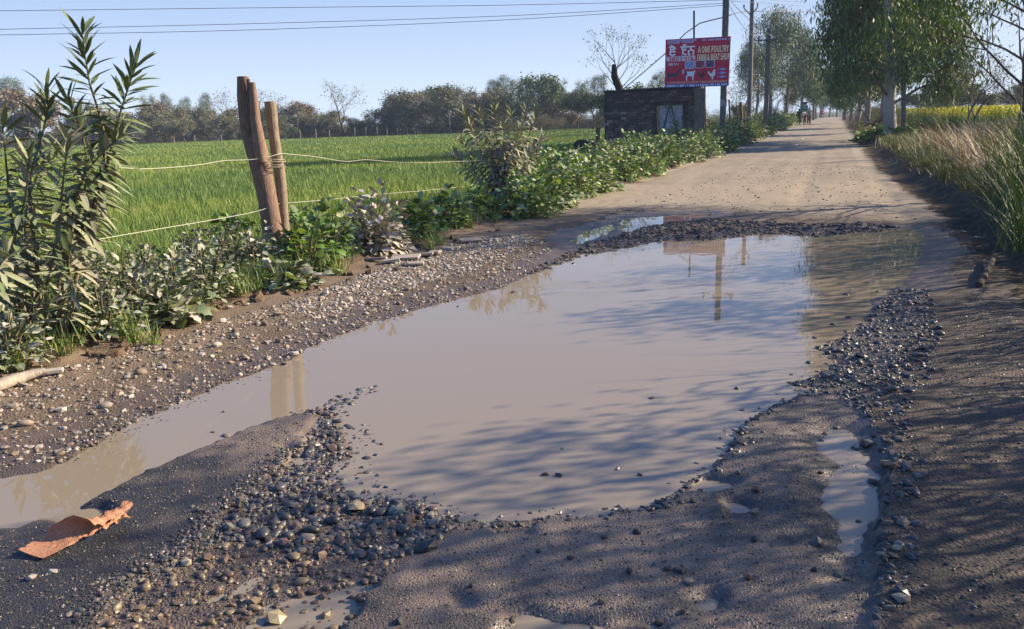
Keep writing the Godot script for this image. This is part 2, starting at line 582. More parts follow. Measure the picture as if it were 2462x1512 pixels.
func rock_mesh(seed_: int, round_: bool) -> ArrayMesh:
	var r := RandomNumberGenerator.new()
	r.seed = seed_
	var g := (1.0 + sqrt(5.0)) / 2.0
	var p := []
	for q in [[-1, g, 0], [1, g, 0], [-1, -g, 0], [1, -g, 0], [0, -1, g], [0, 1, g], [0, -1, -g], [0, 1, -g], [g, 0, -1], [g, 0, 1], [-g, 0, -1], [-g, 0, 1]]:
		p.append(Vector3(q[0], q[1], q[2]).normalized())
	var f := [[0, 11, 5], [0, 5, 1], [0, 1, 7], [0, 7, 10], [0, 10, 11], [1, 5, 9], [5, 11, 4], [11, 10, 2], [10, 7, 6], [7, 1, 8], [3, 9, 4], [3, 4, 2], [3, 2, 6], [3, 6, 8], [3, 8, 9], [4, 9, 5], [2, 4, 11], [6, 2, 10], [8, 6, 7], [9, 8, 1]]
	var amp := 0.3 if round_ else 0.36
	if round_:
		var cut := {}
		var f2 := []
		for t in f:
			var m := []
			for k in 3:
				var a: int = t[k]
				var b: int = t[(k + 1) % 3]
				var key := mini(a, b) * 1000 + maxi(a, b)
				if not cut.has(key):
					cut[key] = p.size()
					p.append((p[a] + p[b]).normalized())
				m.append(cut[key])
			f2.append_array([[t[0], m[0], m[2]], [t[1], m[1], m[0]], [t[2], m[2], m[1]], [m[0], m[1], m[2]]])
		f = f2
	for k in p.size():
		p[k] = p[k] * (1.0 + r.randf_range(-amp, amp) * (0.5 if round_ else 1.0))
		p[k] = Vector3(p[k].x * 0.5, p[k].y * 0.3, p[k].z * 0.4)
	var mb := MB.new()
	if round_:
		for q in p:
			mb.vert(q, Vector3(q.x * 4.0, q.y * 11.0, q.z * 6.25).normalized(), Color(1, 1, 1))
		for t in f:
			mb.face(t[0], t[1], t[2])
	else:
		for t in f:
			var n: Vector3 = (p[t[2]] - p[t[0]]).cross(p[t[1]] - p[t[0]])
			if n.dot(p[t[0]] + p[t[1]] + p[t[2]]) < 0.0:
				mb.tri(p[t[0]], p[t[2]], p[t[1]], Color(1, 1, 1))
			else:
				mb.tri(p[t[0]], p[t[1]], p[t[2]], Color(1, 1, 1))
	return mb.mesh()

func stone_at(x: float, z: float, size: float, sink := 0.25) -> Transform3D:
	var b := Basis.from_euler(Vector3(rf(-0.3, 0.3), rf(0, TAU), rf(-0.3, 0.3))).scaled(Vector3(rf(0.75, 1.2), rf(0.7, 1.1), rf(0.75, 1.2)) * size)
	return Transform3D(b, Vector3(x, maxf(height(x, z), -0.007) + size * (0.3 - sink) * 0.5, z))

var DARK := [Color(0.05, 0.048, 0.046), Color(0.075, 0.07, 0.066), Color(0.1, 0.09, 0.08), Color(0.13, 0.085, 0.065), Color(0.06, 0.065, 0.07), Color(0.16, 0.13, 0.09), Color(0.22, 0.19, 0.15)]
var PALE := [Color(0.36, 0.29, 0.21), Color(0.28, 0.21, 0.15), Color(0.44, 0.38, 0.3), Color(0.23, 0.17, 0.12), Color(0.32, 0.27, 0.21), Color(0.5, 0.44, 0.36)]

func scatter(called: String, label: String, poly: PackedVector2Array, count: int, lo: float, hi: float, cols: Array, mat: Material, round_: bool) -> void:
	var box := Rect2(poly[0], Vector2.ZERO)
	for p in poly:
		box = box.expand(p)
	var places := [[], []]
	var tints := [[], []]
	var tries := 0
	var done := 0
	while done < count and tries < count * 12:
		tries += 1
		var p := Vector2(rf(box.position.x, box.end.x), rf(box.position.y, box.end.y))
		if not Geometry2D.is_point_in_polygon(p, poly):
			continue
		var k := rng.randi() % 2
		var size := lo + (hi - lo) * pow(rng.randf(), 3.0)
		places[k].append(stone_at(p.x, p.y, size))
		tints[k].append(vary(cols[rng.randi() % cols.size()], 0.25))
		done += 1
	for k in 2:
		if places[k].size():
			tag(many(called, LIB["rock%d" % (k * 2 if round_ else k)], mat, places[k], tints[k]), label, "gravel")

func along(poly: PackedVector2Array, off: float, called: String, label: String, count: int, lo: float, hi: float, cols: Array, mat: Material, first: int, last: int) -> void:
	var places := [[], []]
	var tints := [[], []]
	for i in count:
		var a := rng.randi_range(first, last - 1)
		var p := poly[a].lerp(poly[a + 1], rng.randf())
		var d := (poly[a + 1] - poly[a]).orthogonal().normalized()
		p += d * rng.randfn(0.0, off)
		var k := rng.randi() % 2
		places[k].append(stone_at(p.x, p.y, lo + (hi - lo) * pow(rng.randf(), 2.5)))
		tints[k].append(vary(cols[rng.randi() % cols.size()], 0.25))
	for k in 2:
		if places[k].size():
			tag(many(called, LIB["rock%d" % k], mat, places[k], tints[k]), label, "gravel")

func make_stones() -> void:
	for k in 2:
		LIB["rock%d" % k] = rock_mesh(11 + k, false)
		LIB["rock%d" % (k + 2)] = rock_mesh(21 + k, true)
	var heap := outline([770, 1000, 830, 1060, 800, 1130, 850, 1200, 1000, 1205, 1060, 1240, 1100, 1275, 1040, 1320, 950, 1350, 850, 1350, 700, 1330, 520, 1310, 520, 1262, 600, 1190, 690, 1130, 720, 1080])
	scatter("gravel", "heaped dark wet pebbles at the near lip of the puddle", heap, 2300, 0.012, 0.05, DARK, M.wet_stone, true)
	scatter("gravel", "fine black grit among the heaped pebbles", heap, 2200, 0.008, 0.02, DARK, M.wet_stone, false)
	var low := outline([520, 1310, 700, 1330, 850, 1350, 950, 1350, 960, 1382, 900, 1425, 820, 1540, 200, 1540, 330, 1395, 420, 1350])
	scatter("gravel", "yellowish wet pebbles lying in shallow mud at the broken road edge", low, 1000, 0.008, 0.042, [Color(0.22, 0.165, 0.09), Color(0.17, 0.12, 0.08), Color(0.1, 0.08, 0.065), Color(0.3, 0.24, 0.15), Color(0.13, 0.085, 0.06)], M.wet_stone, true)
	var bank := outline([-150, 960, 0, 930, 250, 875, 500, 795, 700, 735, 880, 665, 1000, 622, 1150, 585, 1250, 565, 1330, 605, 1215, 688, 1000, 743, 820, 803, 690, 868, 540, 920, 330, 1013, 150, 1113, -150, 1165])
	scatter("gravel", "pale broken gravel on the bank between verge and puddle", bank, 6500, 0.012, 0.055, PALE, M.stone, false)
	scatter("gravel", "small brown grit on the bank beside the puddle", bank, 4200, 0.01, 0.025, [Color(0.2, 0.15, 0.1), Color(0.3, 0.24, 0.17), Color(0.12, 0.1, 0.08)], M.stone, false)
	var pale := outline([690, 745, 880, 672, 1000, 628, 1150, 588, 1260, 572, 1290, 590, 1150, 655, 1000, 700, 850, 755, 720, 800])
	scatter("gravel", "whitish stone chips on the upper gravel bank below the shrubs", pale, 2600, 0.014, 0.06, [Color(0.5, 0.44, 0.35), Color(0.42, 0.35, 0.27), Color(0.56, 0.5, 0.42)], M.stone, false)
	var spit := outline([745, 995, 790, 962, 850, 936, 905, 926, 912, 938, 860, 962, 815, 995, 790, 1010])
	scatter("gravel", "short spit of dark stones running into the puddle", spit, 130, 0.025, 0.06, DARK, M.wet_stone, true)
	var shoal := outline([800, 1000, 880, 1010, 930, 1060, 900, 1110, 910, 1160, 1000, 1195, 830, 1195, 800, 1130, 840, 1070])
	scatter("gravel", "scattered stones showing through the shallow water by the pebble heap", shoal, 150, 0.02, 0.055, DARK, M.wet_stone, true)
	var shore: PackedVector2Array = POLY.water
	along(shore, 0.07, "gravel", "dark grit along the left shore of the puddle", 2300, 0.01, 0.035, DARK, M.wet_stone, 0, 16)
	along(shore, 0.05, "gravel", "dark crumbs at the puddle's near edge", 1500, 0.01, 0.045, DARK, M.wet_stone, 28, 58)
	along(POLY.tongue, 0.05, "gravel", "black crumbs breaking off the asphalt tongue", 2600, 0.008, 0.032, DARK, M.wet_stone, 11, 20)
	var ridge := outline([1230, 672, 1300, 640, 1400, 595, 1480, 572, 1540, 548, 1600, 538, 1700, 533, 1830, 543, 1950, 549, 2090, 543, 2180, 552, 2100, 558, 1960, 570, 1850, 563, 1720, 578, 1600, 579, 1520, 593, 1400, 617, 1300, 655])
	scatter("gravel", "dark gravel ridge along the far edge of the puddle", ridge, 3600, 0.02, 0.085, DARK, M.stone, false)
	var rightside := outline([1810, 1012, 1900, 965, 1960, 935, 1880, 925, 1990, 890, 1960, 840, 2060, 780, 2150, 700, 2230, 700, 2260, 820, 2240, 930, 2180, 1010, 2220, 1150, 2200, 1290, 2210, 1420, 2190, 1540, 2100, 1540, 2110, 1300, 2130, 1140, 2110, 1090, 2060, 1000, 1990, 952, 1900, 972])
	scatter("gravel", "wet dark pebbles spread along the shaded side of the puddle", rightside, 2600, 0.01, 0.05, DARK, M.wet_stone, true)
	scatter("gravel", "dark grit on the shaded side of the puddle", rightside, 2500, 0.008, 0.02, DARK, M.wet_stone, false)
	var far := outline([1420, 540, 1500, 500, 1700, 440, 1800, 400, 2080, 400, 2130, 470, 2220, 540, 1900, 545, 1600, 530, 1480, 560])
	scatter("gravel", "loose stones strewn on the dusty road beyond the puddle", far, 1300, 0.012, 0.06, PALE.slice(1, 5) + DARK.slice(2), M.stone, false)
	var slab := outline([860, 1500, 1060, 1340, 1290, 1290, 1570, 1250, 1760, 1110, 1990, 970, 2060, 1020, 2080, 1540, 840, 1540])
	scatter("gravel", "fine grit sprinkled over the broken asphalt", slab, 6500, 0.004, 0.014, DARK + [Color(0.22, 0.17, 0.12)], M.wet_stone, false)
	var tong := outline([740, 1015, 560, 1062, 330, 1165, 100, 1275, -80, 1320, -80, 1540, 200, 1540, 420, 1340, 600, 1180, 700, 1100])
	scatter("gravel", "fine grit stuck on the asphalt tongue", tong, 4200, 0.004, 0.016, DARK + [Color(0.2, 0.16, 0.12)], M.wet_stone, false)
	var rr := outline([2200, 1540, 2230, 1150, 2260, 900, 2330, 700, 2600, 900, 2600, 1540])
	scatter("gravel", "mud grit over the shaded roadside", rr, 3000, 0.006, 0.022, DARK + [Color(0.2, 0.15, 0.11)], M.wet_stone, false)
	# stones that stand out one by one: [x, y, size, colour, label]
	var named := [
		[1814, 1242, 0.06, Color(0.23, 0.19, 0.1), "olive wedge-shaped stone alone on the wet asphalt slab"],
		[1815, 1195, 0.06, Color(0.25, 0.13, 0.08), "reddish square stone on the slab above the olive wedge stone"],
		[1965, 1320, 0.075, Color(0.13, 0.12, 0.08), "dark flat stone at the edge of the muddy film"],
		[2082, 1075, 0.095, Color(0.1, 0.1, 0.09), "large dark stone standing in the small side pool"],
		[2010, 1030, 0.045, Color(0.16, 0.14, 0.09), "brown stone on the point of the asphalt slab"],
		[2130, 1128, 0.075, Color(0.3, 0.22, 0.14), "tan rounded stone on the pool's pebbly shore"],
		[2140, 1152, 0.075, Color(0.16, 0.11, 0.085), "dark brown stone just below the tan rounded stone"],
		[2098, 1160, 0.06, Color(0.12, 0.08, 0.06), "brown stone standing in the film of water beside the pebbles"],
		[855, 1225, 0.09, Color(0.34, 0.27, 0.16), "biggest pale yellow stone on the dark pebble heap"],
		[952, 1240, 0.08, Color(0.17, 0.19, 0.14), "greenish round stone on the dark pebble heap"],
		[910, 1270, 0.075, Color(0.1, 0.13, 0.12), "blue-green stone in front of the greenish round stone"],
		[1030, 1328, 0.1, Color(0.06, 0.055, 0.05), "long black stone against the broken asphalt edge"],
		[680, 1313, 0.06, Color(0.2, 0.11, 0.085), "red-brown stone between pebble heap and mud"],
		[780, 1330, 0.065, Color(0.26, 0.13, 0.1), "dull red stone at the foot of the pebble heap"],
		[610, 1450, 0.07, Color(0.26, 0.19, 0.11), "brown dome-shaped stone in the shallow mud"],
		[660, 1490, 0.085, Color(0.42, 0.34, 0.18), "yellow stone at the bottom edge of the mud"],
		[450, 1362, 0.055, Color(0.4, 0.36, 0.25), "pale cream stone on the crumbled edge of the asphalt tongue"],
		[80, 1410, 0.055, Color(0.42, 0.36, 0.3), "pale stone on the asphalt below the brown paper scrap"],
		[128, 1395, 0.045, Color(0.5, 0.45, 0.38), "small whitish stone beside the pale stone below the paper scrap"],
		[480, 1245, 0.04, Color(0.08, 0.075, 0.07), "small black clod on the middle of the asphalt tongue"],
		[1565, 958, 0.05, Color(0.1, 0.08, 0.065), "lone dark stone breaking the middle of the puddle"],
		[1312, 1141, 0.05, Color(0.12, 0.1, 0.08), "small stone breaking the water near the lower shore"],
		[1352, 1078, 0.035, Color(0.16, 0.14, 0.11), "tiny stone in the puddle beyond the lower shore"],
		[890, 932, 0.04, Color(0.4, 0.37, 0.33), "white-edged stone at the end of the gravel spit"],
		[820, 955, 0.05, Color(0.12, 0.09, 0.07), "dark stone in the middle of the gravel spit"],
		[750, 665, 0.27, Color(0.5, 0.46, 0.4), "large whitish rock on the verge beside the forked post"],
		[840, 735, 0.13, Color(0.46, 0.4, 0.32), "pale angular rock low on the gravel bank"],
		[955, 662, 0.13, Color(0.24, 0.19, 0.14), "brown rock on the gravel bank below the dusty shrub"],
		[785, 720, 0.12, Color(0.5, 0.46, 0.4), "whitish rock beside the pale angular rock"],
		[540, 790, 0.08, Color(0.55, 0.5, 0.44), "white stone at the upper rim of the gravel bank"],
		[552, 755, 0.08, Color(0.5, 0.45, 0.38), "white stone on the soil edge left of the forked post"],
		[592, 748, 0.07, Color(0.48, 0.43, 0.36), "second white stone on the soil edge near the forked post"],
		[38, 1002, 0.08, Color(0.38, 0.3, 0.22), "tan upright stone in the gravel near the bone-white log"],
		[150, 1005, 0.07, Color(0.46, 0.4, 0.32), "pale stone in the gravel right of the tan upright stone"],
		[1975, 1060, 0.04, Color(0.1, 0.1, 0.09), "dark stone at the top of the side pool"],
		[2150, 1360, 0.055, Color(0.35, 0.32, 0.22), "cream stone on the pebble edge at the lower right"],
		[2165, 1480, 0.07, Color(0.36, 0.3, 0.2), "yellowish flat stone by the bottom of the pebble edge"],
		[1640, 1390, 0.04, Color(0.09, 0.08, 0.07), "dark clod on the slab near the bottom"],
		[1655, 1418, 0.04, Color(0.24, 0.2, 0.15), "pale round stone on the slab near the bottom"],
		[1800, 1410, 0.045, Color(0.2, 0.11, 0.08), "reddish stone low on the slab"],
	]
	for q in named:
		var p := gp(q[0], q[1])
		var wet: bool = q[1] > 900
		var o := put(LIB["rock%d" % (rng.randi() % 2)], "stone", M.wet_stone if wet else M.stone, null, stone_at(p.x, p.z, q[2], 0.1))
		var mat: StandardMaterial3D = (M.wet_stone if wet else M.stone).duplicate()
		mat.albedo_color = (q[3] as Color).linear_to_srgb()
		mat.vertex_color_use_as_albedo = false
		o.material_override = mat
		tag(o, q[4], "stone")
	var zones := [
		[heap, 46, 0.05, 0.075, DARK, "dark wet cobble among the heaped pebbles at the puddle lip", "cobbles in the pebble heap", true],
		[bank, 60, 0.05, 0.085, PALE, "pale broken stone lying on the gravel bank left of the puddle", "stones on the gravel bank", false],
		[rightside, 44, 0.045, 0.075, DARK, "dark wet cobble in the shaded gravel beside the puddle", "cobbles in the shaded gravel", true],
		[low, 30, 0.035, 0.055, [Color(0.26, 0.2, 0.11), Color(0.18, 0.12, 0.08)], "yellowish stone in the shallow mud at the bottom", "stones in the shallow mud", true],
		[slab, 26, 0.025, 0.045, DARK, "small dark clod scattered on the wet asphalt slab", "clods on the asphalt slab", false],
		[POLY.water, 26, 0.035, 0.06, DARK, "dark stone tip poking out of the puddle", "stone tips in the puddle", true],
	]
	for zn in zones:
		var poly: PackedVector2Array = zn[0]
		var box := Rect2(poly[0], Vector2.ZERO)
		for p in poly:
			box = box.expand(p)
		var mats := []
		for c in zn[4]:
			var mat: StandardMaterial3D = (M.wet_stone if zn[7] else M.stone).duplicate()
			mat.albedo_color = (c as Color).linear_to_srgb()
			mat.vertex_color_use_as_albedo = false
			mats.append(mat)
		var k := 0
		while k < zn[1]:
			var p := Vector2(rf(box.position.x, box.end.x), rf(box.position.y, box.end.y))
			if not Geometry2D.is_point_in_polygon(p, poly):
				continue
			if poly == POLY.water and look(f_water, p.x, p.y) < -0.3 - 0.6 * pow(rng.randf(), 4.0):
				continue
			k += 1
			tag(put(LIB["rock%d" % (rng.randi() % 3)], "stone", mats[rng.randi() % mats.size()], null, stone_at(p.x, p.y, rf(zn[2], zn[3]), 0.05)), zn[5] if zn[6] != "stones on the gravel bank" else "pale broken stone on the gravel bank " + ("near the bone-white branch" if p.y > -5.6 else "below the forked post" if p.y > -8.2 else "below the dusty shrub"), "stone", zn[6])
# ---------------------------------------------------------------- plants
# A single leaf: its stalk at the origin, its length along +y, its face towards +z; shape gives the width at each step.
func leaf_mesh(shape: Array, length: float, droop: float, fold: float, lobes := 0.0) -> ArrayMesh:
	var mb := MB.new()
	var pts := []
	var w := []
	var m := shape.size()
	for i in m:
		var k := float(i) / (m - 1)
		pts.append(Vector3(0, length * k * (1.0 - 0.12 * droop * k), -droop * length * k * k * 0.6))
		w.append(shape[i] * length * (1.0 + lobes * (1.0 if i % 2 else -1.0)))
	mb.ribbon(pts, w, Vector3(1, 0, 0), Color(1, 1, 1), fold)
	return mb.mesh()

func make_leaves() -> void:
	for k in 3:
		LIB["lance%d" % k] = leaf_mesh([0.02, 0.14, 0.175, 0.125, 0.0], 1.0, [0.05, 0.2, 0.45][k], 0.16)
		LIB["ovate%d" % k] = leaf_mesh([0.04, 0.5, 0.62, 0.34, 0.0], 1.0, [0.1, 0.4, 0.8][k], 0.2)
		LIB["lobed%d" % k] = leaf_mesh([0.2, 0.86, 0.7, 0.75, 0.3, 0.0], 1.0, [0.05, 0.35, 0.7][k], 0.18, 0.12)
	LIB.speck = leaf_mesh([0.1, 0.6, 0.0], 1.0, 0.3, 0.0)

# leaf number k turned so that it grows along dir and faces up
func leaf_at(p: Vector3, dir: Vector3, size: float, roll := 0.0) -> Transform3D:
	var y := dir.normalized()
	var up := Vector3.UP if absf(y.y) < 0.97 else Vector3(0.4, 0, 0.9)
	var x := y.cross(up).normalized()
	var z := x.cross(y)
	return Transform3D(Basis(x, y, z).rotated(y, roll).scaled(Vector3.ONE * size), p)

# leaves as a plant's parts: the nearest ones singly, the rest together
func dress(root: Node3D, kind: String, mat: Material, places: Array, tints: Array, singly: int) -> void:
	var order := range(places.size())
	order.sort_custom(func(a, b): return (places[a] as Transform3D).origin.z > (places[b] as Transform3D).origin.z)
	var shades := []
	var rest := [[[], []], [[], []], [[], []]]
	if singly > 0:
		for q in 6:
			var c: Color = tints[order[q * (mini(singly, order.size()) - 1) / 5]]
			var m: StandardMaterial3D = mat.duplicate()
			m.vertex_color_use_as_albedo = false
			m.albedo_color = c.linear_to_srgb()
			shades.append(m)
	for q in order.size():
		var k: int = order[q]
		if q < singly:
			put(LIB[kind + str(k % 3)], "leaf", shades[rng.randi() % 6], root, places[k])
		else:
			rest[k % 3][0].append(places[k])
			rest[k % 3][1].append(tints[k])
	for k in 3:
		if rest[k][0].size():
			many("foliage", LIB[kind + str(k)], mat, rest[k][0], rest[k][1], root)

func curve(pts: Array, steps: int) -> Array:
	var c := Curve3D.new()
	for i in pts.size():
		var a: Vector3 = pts[maxi(i - 1, 0)]
		var b: Vector3 = pts[mini(i + 1, pts.size() - 1)]
		c.add_point(pts[i], (a - b) * 0.16, (b - a) * 0.16)
	var out := []
	for i in steps + 1:
		out.append(c.sample_baked(c.get_baked_length() * i / steps, true))
	return out

# oleander: canes, and whorls of three lance leaves up each of them
func oleander(called: String, label: String, canes: Array, bare: float, leaf: float, step: float, singly: int, group: String, low: Color, high: Color, droop := 1.0) -> Node3D:
	var base: Vector3 = canes[0][0]
	var root := thing(called, label, "shrub", base, 0.0, group)
	var places := []
	var tints := []
	for cane in canes:
		var local := []
		for p in cane:
			local.append((p as Vector3) - base)
		var n := 14
		var path := curve(local, n)
		var length := 0.0
		for i in n:
			length += ((path[i + 1] as Vector3) - (path[i] as Vector3)).length()
		var r0 := 0.006 + 0.0075 * length
		var rad := []
		var cols := []
		for i in n + 1:
			rad.append(lerpf(r0, 0.004, float(i) / n))
			cols.append(Color(0.26, 0.21, 0.15).lerp(Color(0.2, 0.19, 0.09), float(i) / n))
		var mb := MB.new()
		mb.tube(path, rad, 6, cols)
		put(mb.mesh(), "stem", M.bark, root)
		var nodes := int(length * (1.0 - bare) / step)
		var turn := rf(0, TAU)
		for i in nodes:
			var k := bare + (1.0 - bare) * (float(i) + 0.5) / nodes
			var f := k * n
			var q := mini(int(f), n - 1)
			var p: Vector3 = (path[q] as Vector3).lerp(path[q + 1], f - q)
			var dir: Vector3 = ((path[q + 1] as Vector3) - (path[q] as Vector3)).normalized()
			var side := dir.cross(Vector3(0.3, 0.1, 0.95)).normalized()
			turn += 1.0 + rf(-0.2, 0.2)
			for j in 3:
				if rng.randf() < 0.12:
					continue
				var o := side.rotated(dir, turn + TAU * j / 3.0)
				var tip := smoothstep(0.7, 1.0, k)
				var out := o * lerpf(1.0, 0.62, tip) + dir * lerpf(0.35, 0.95, tip) + Vector3.DOWN * rf(0.1, 0.8) * droop * (1.0 - tip)
				places.append(leaf_at(p, out, leaf * rf(0.75, 1.2) * lerpf(1.0, 0.85, tip), rf(-0.5, 0.5)))
				tints.append(vary(low.lerp(high, clampf((p.y - 0.6) / 1.2 + rf(-0.3, 0.3), 0, 1)), 0.2))
	dress(root, "lance", M.dusty_leaf, places, tints, singly)
	return root

# a leafy mound: leaves all over and through a low dome, on a few stems
func mound(called: String, label: String, base: Vector3, size: Vector3, count: int, leaf: float, kind: String, cols: Array, mat: Material, singly: int, group := "") -> Node3D:
	var root := thing(called, label, "plant" if called.contains("weed") else "shrub", base, 0.0, group)
	var places := []
	var tints := []
	var mb := MB.new()
	for i in 9:
		var a := rf(0, TAU)
		var tip := Vector3(cos(a) * size.x * rf(0.2, 0.8), size.y * rf(0.5, 0.95), sin(a) * size.z * rf(0.2, 0.8))
		mb.tube([Vector3(tip.x * 0.1, -0.03, tip.z * 0.1), tip * 0.5 + Vector3(0, 0.1 * size.y, 0), tip], [0.012, 0.008, 0.003], 4, Color(0.16, 0.14, 0.08))
	put(mb.mesh(), "stems", M.bark, root)
	var lump := rf(0, 100)
	for i in count:
		var d := Vector3(rng.randfn(), absf(rng.randfn()), rng.randfn()).normalized()
		var k := pow(rng.randf(), 0.4)
		k *= 0.8 + 0.5 * nb.get_noise_3d(d.x * 4.0 + lump, d.y * 4.0, d.z * 4.0)
		var p := Vector3(d.x * size.x, d.y * size.y, d.z * size.z) * k
		p.y = maxf(p.y, 0.02)
		var out := (d + Vector3(rf(-0.7, 0.7), rf(-0.7, 0.35), rf(-0.7, 0.7))).normalized()
		places.append(leaf_at(p, out, leaf * rf(0.6, 1.25), rf(-0.6, 0.6)))
		tints.append(vary(cols[rng.randi() % cols.size()], 0.25))
	dress(root, kind, mat, places, tints, singly)
	return root

# a clump of long blades
func clump_mesh(seed_: int, blades: int, length: float, width: float, spread: float, bend: float, cols: Array, base_r: float, segs := 5) -> ArrayMesh:
	var keep := rng.state
	rng.seed = seed_
	var mb := MB.new()
	for i in blades:
		var a := rf(0, TAU)
		var out := Vector3(cos(a), 0, sin(a))
		var len_ := length * rf(0.5, 1.1)
		var tilt := spread * rf(0.1, 1.0)
		var p := Vector3(rng.randfn(), 0, rng.randfn()) * base_r
		var pts := []
		var w := []
		var dir := (Vector3.UP * cos(tilt) + out * sin(tilt)).normalized()
		for k in segs + 1:
			pts.append(p)
			var f := float(k) / segs
			w.append(width * (1.0 - f * f * 0.97) * rf(0.9, 1.1))
			p += dir * len_ / segs
			dir = (dir + (out * 0.35 + Vector3.DOWN * 0.5) * bend * (0.4 + f) / segs * 2.0).normalized()
		var ac := out.rotated(Vector3.UP, PI / 2 + rf(-0.8, 0.8))
		mb.ribbon(pts, w, ac, vary(cols[rng.randi() % cols.size()], 0.2))
	var m := mb.mesh()
	rng.state = keep
	return m

func make_field() -> void:
	var wheat := [Color(0.13, 0.21, 0.045), Color(0.17, 0.25, 0.06), Color(0.1, 0.17, 0.04), Color(0.22, 0.28, 0.085)]
	for k in 3:
		LIB["wheat%d" % k] = clump_mesh(50 + k, 16, 0.36, 0.013, 0.42, 0.55, wheat, 0.07, 4)
		LIB["wheatfar%d" % k] = clump_mesh(60 + k, 34, 0.35, 0.03, 0.5, 0.5, wheat, 0.24, 2)
	var places := [[], [], [], [], [], []]
	var tints := [[], [], [], [], [], []]
	var tries := 0
	while tries < 62000:
		tries += 1
		# even over the part of the field that the eye sees, thinner with distance
		var z := -3.5 * pow(40.0, rng.randf())
		var u := rf(-0.86, 0.14)
		var x := u * (-z) - 1.0
		var s := x * ROAD.x + z * ROAD.y
		var t := x * ACROSS.x + z * ACROSS.y
		var back := field_end(x)
		if t > edge_left(s) - (1.5 if s < 18 else 2.2) or z < back or rng.randf() > (0.75 if z > -12.0 else 1.0):
			continue
		if hut_floor.has_point(Vector2(s, t)):
			continue
		var near := z > -26.0
		var k := rng.randi() % 3 + (0 if near else 3)
		var sc := rf(0.75, 1.1) * (1.0 if near else lerpf(1.0, 2.0, smoothstep(26.0, 110.0, -z)))
		var sy := rf(0.8, 1.05)
		places[k].append(Transform3D(Basis.from_euler(Vector3(rf(-0.1, 0.1), rf(0, TAU), rf(-0.1, 0.1))).scaled(Vector3(sc, sy, sc)), Vector3(x, 0.02, z)))
		var pale := clampf(0.5 + 0.9 * na.get_noise_2d(x * 1.5, z * 1.5), 0, 1)
		tints[k].append(Color(0.85, 0.92, 0.85).lerp(Color(1.65, 1.35, 1.0), pale))
	for k in 6:
		if places[k].size():
			tag(many("wheat", LIB[("wheat%d" if k < 3 else "wheatfar%d") % (k % 3)], M.blade, places[k], tints[k]), "young green wheat covering the field beyond the fence", "wheat")

var hut_floor := Rect2(36.0, -13.5, 7.0, 7.5)
func field_end(x: float) -> float:
	return -118.0 + clampf((-x - 15.0) * 0.22, -3.0, 14.0) * -1.0

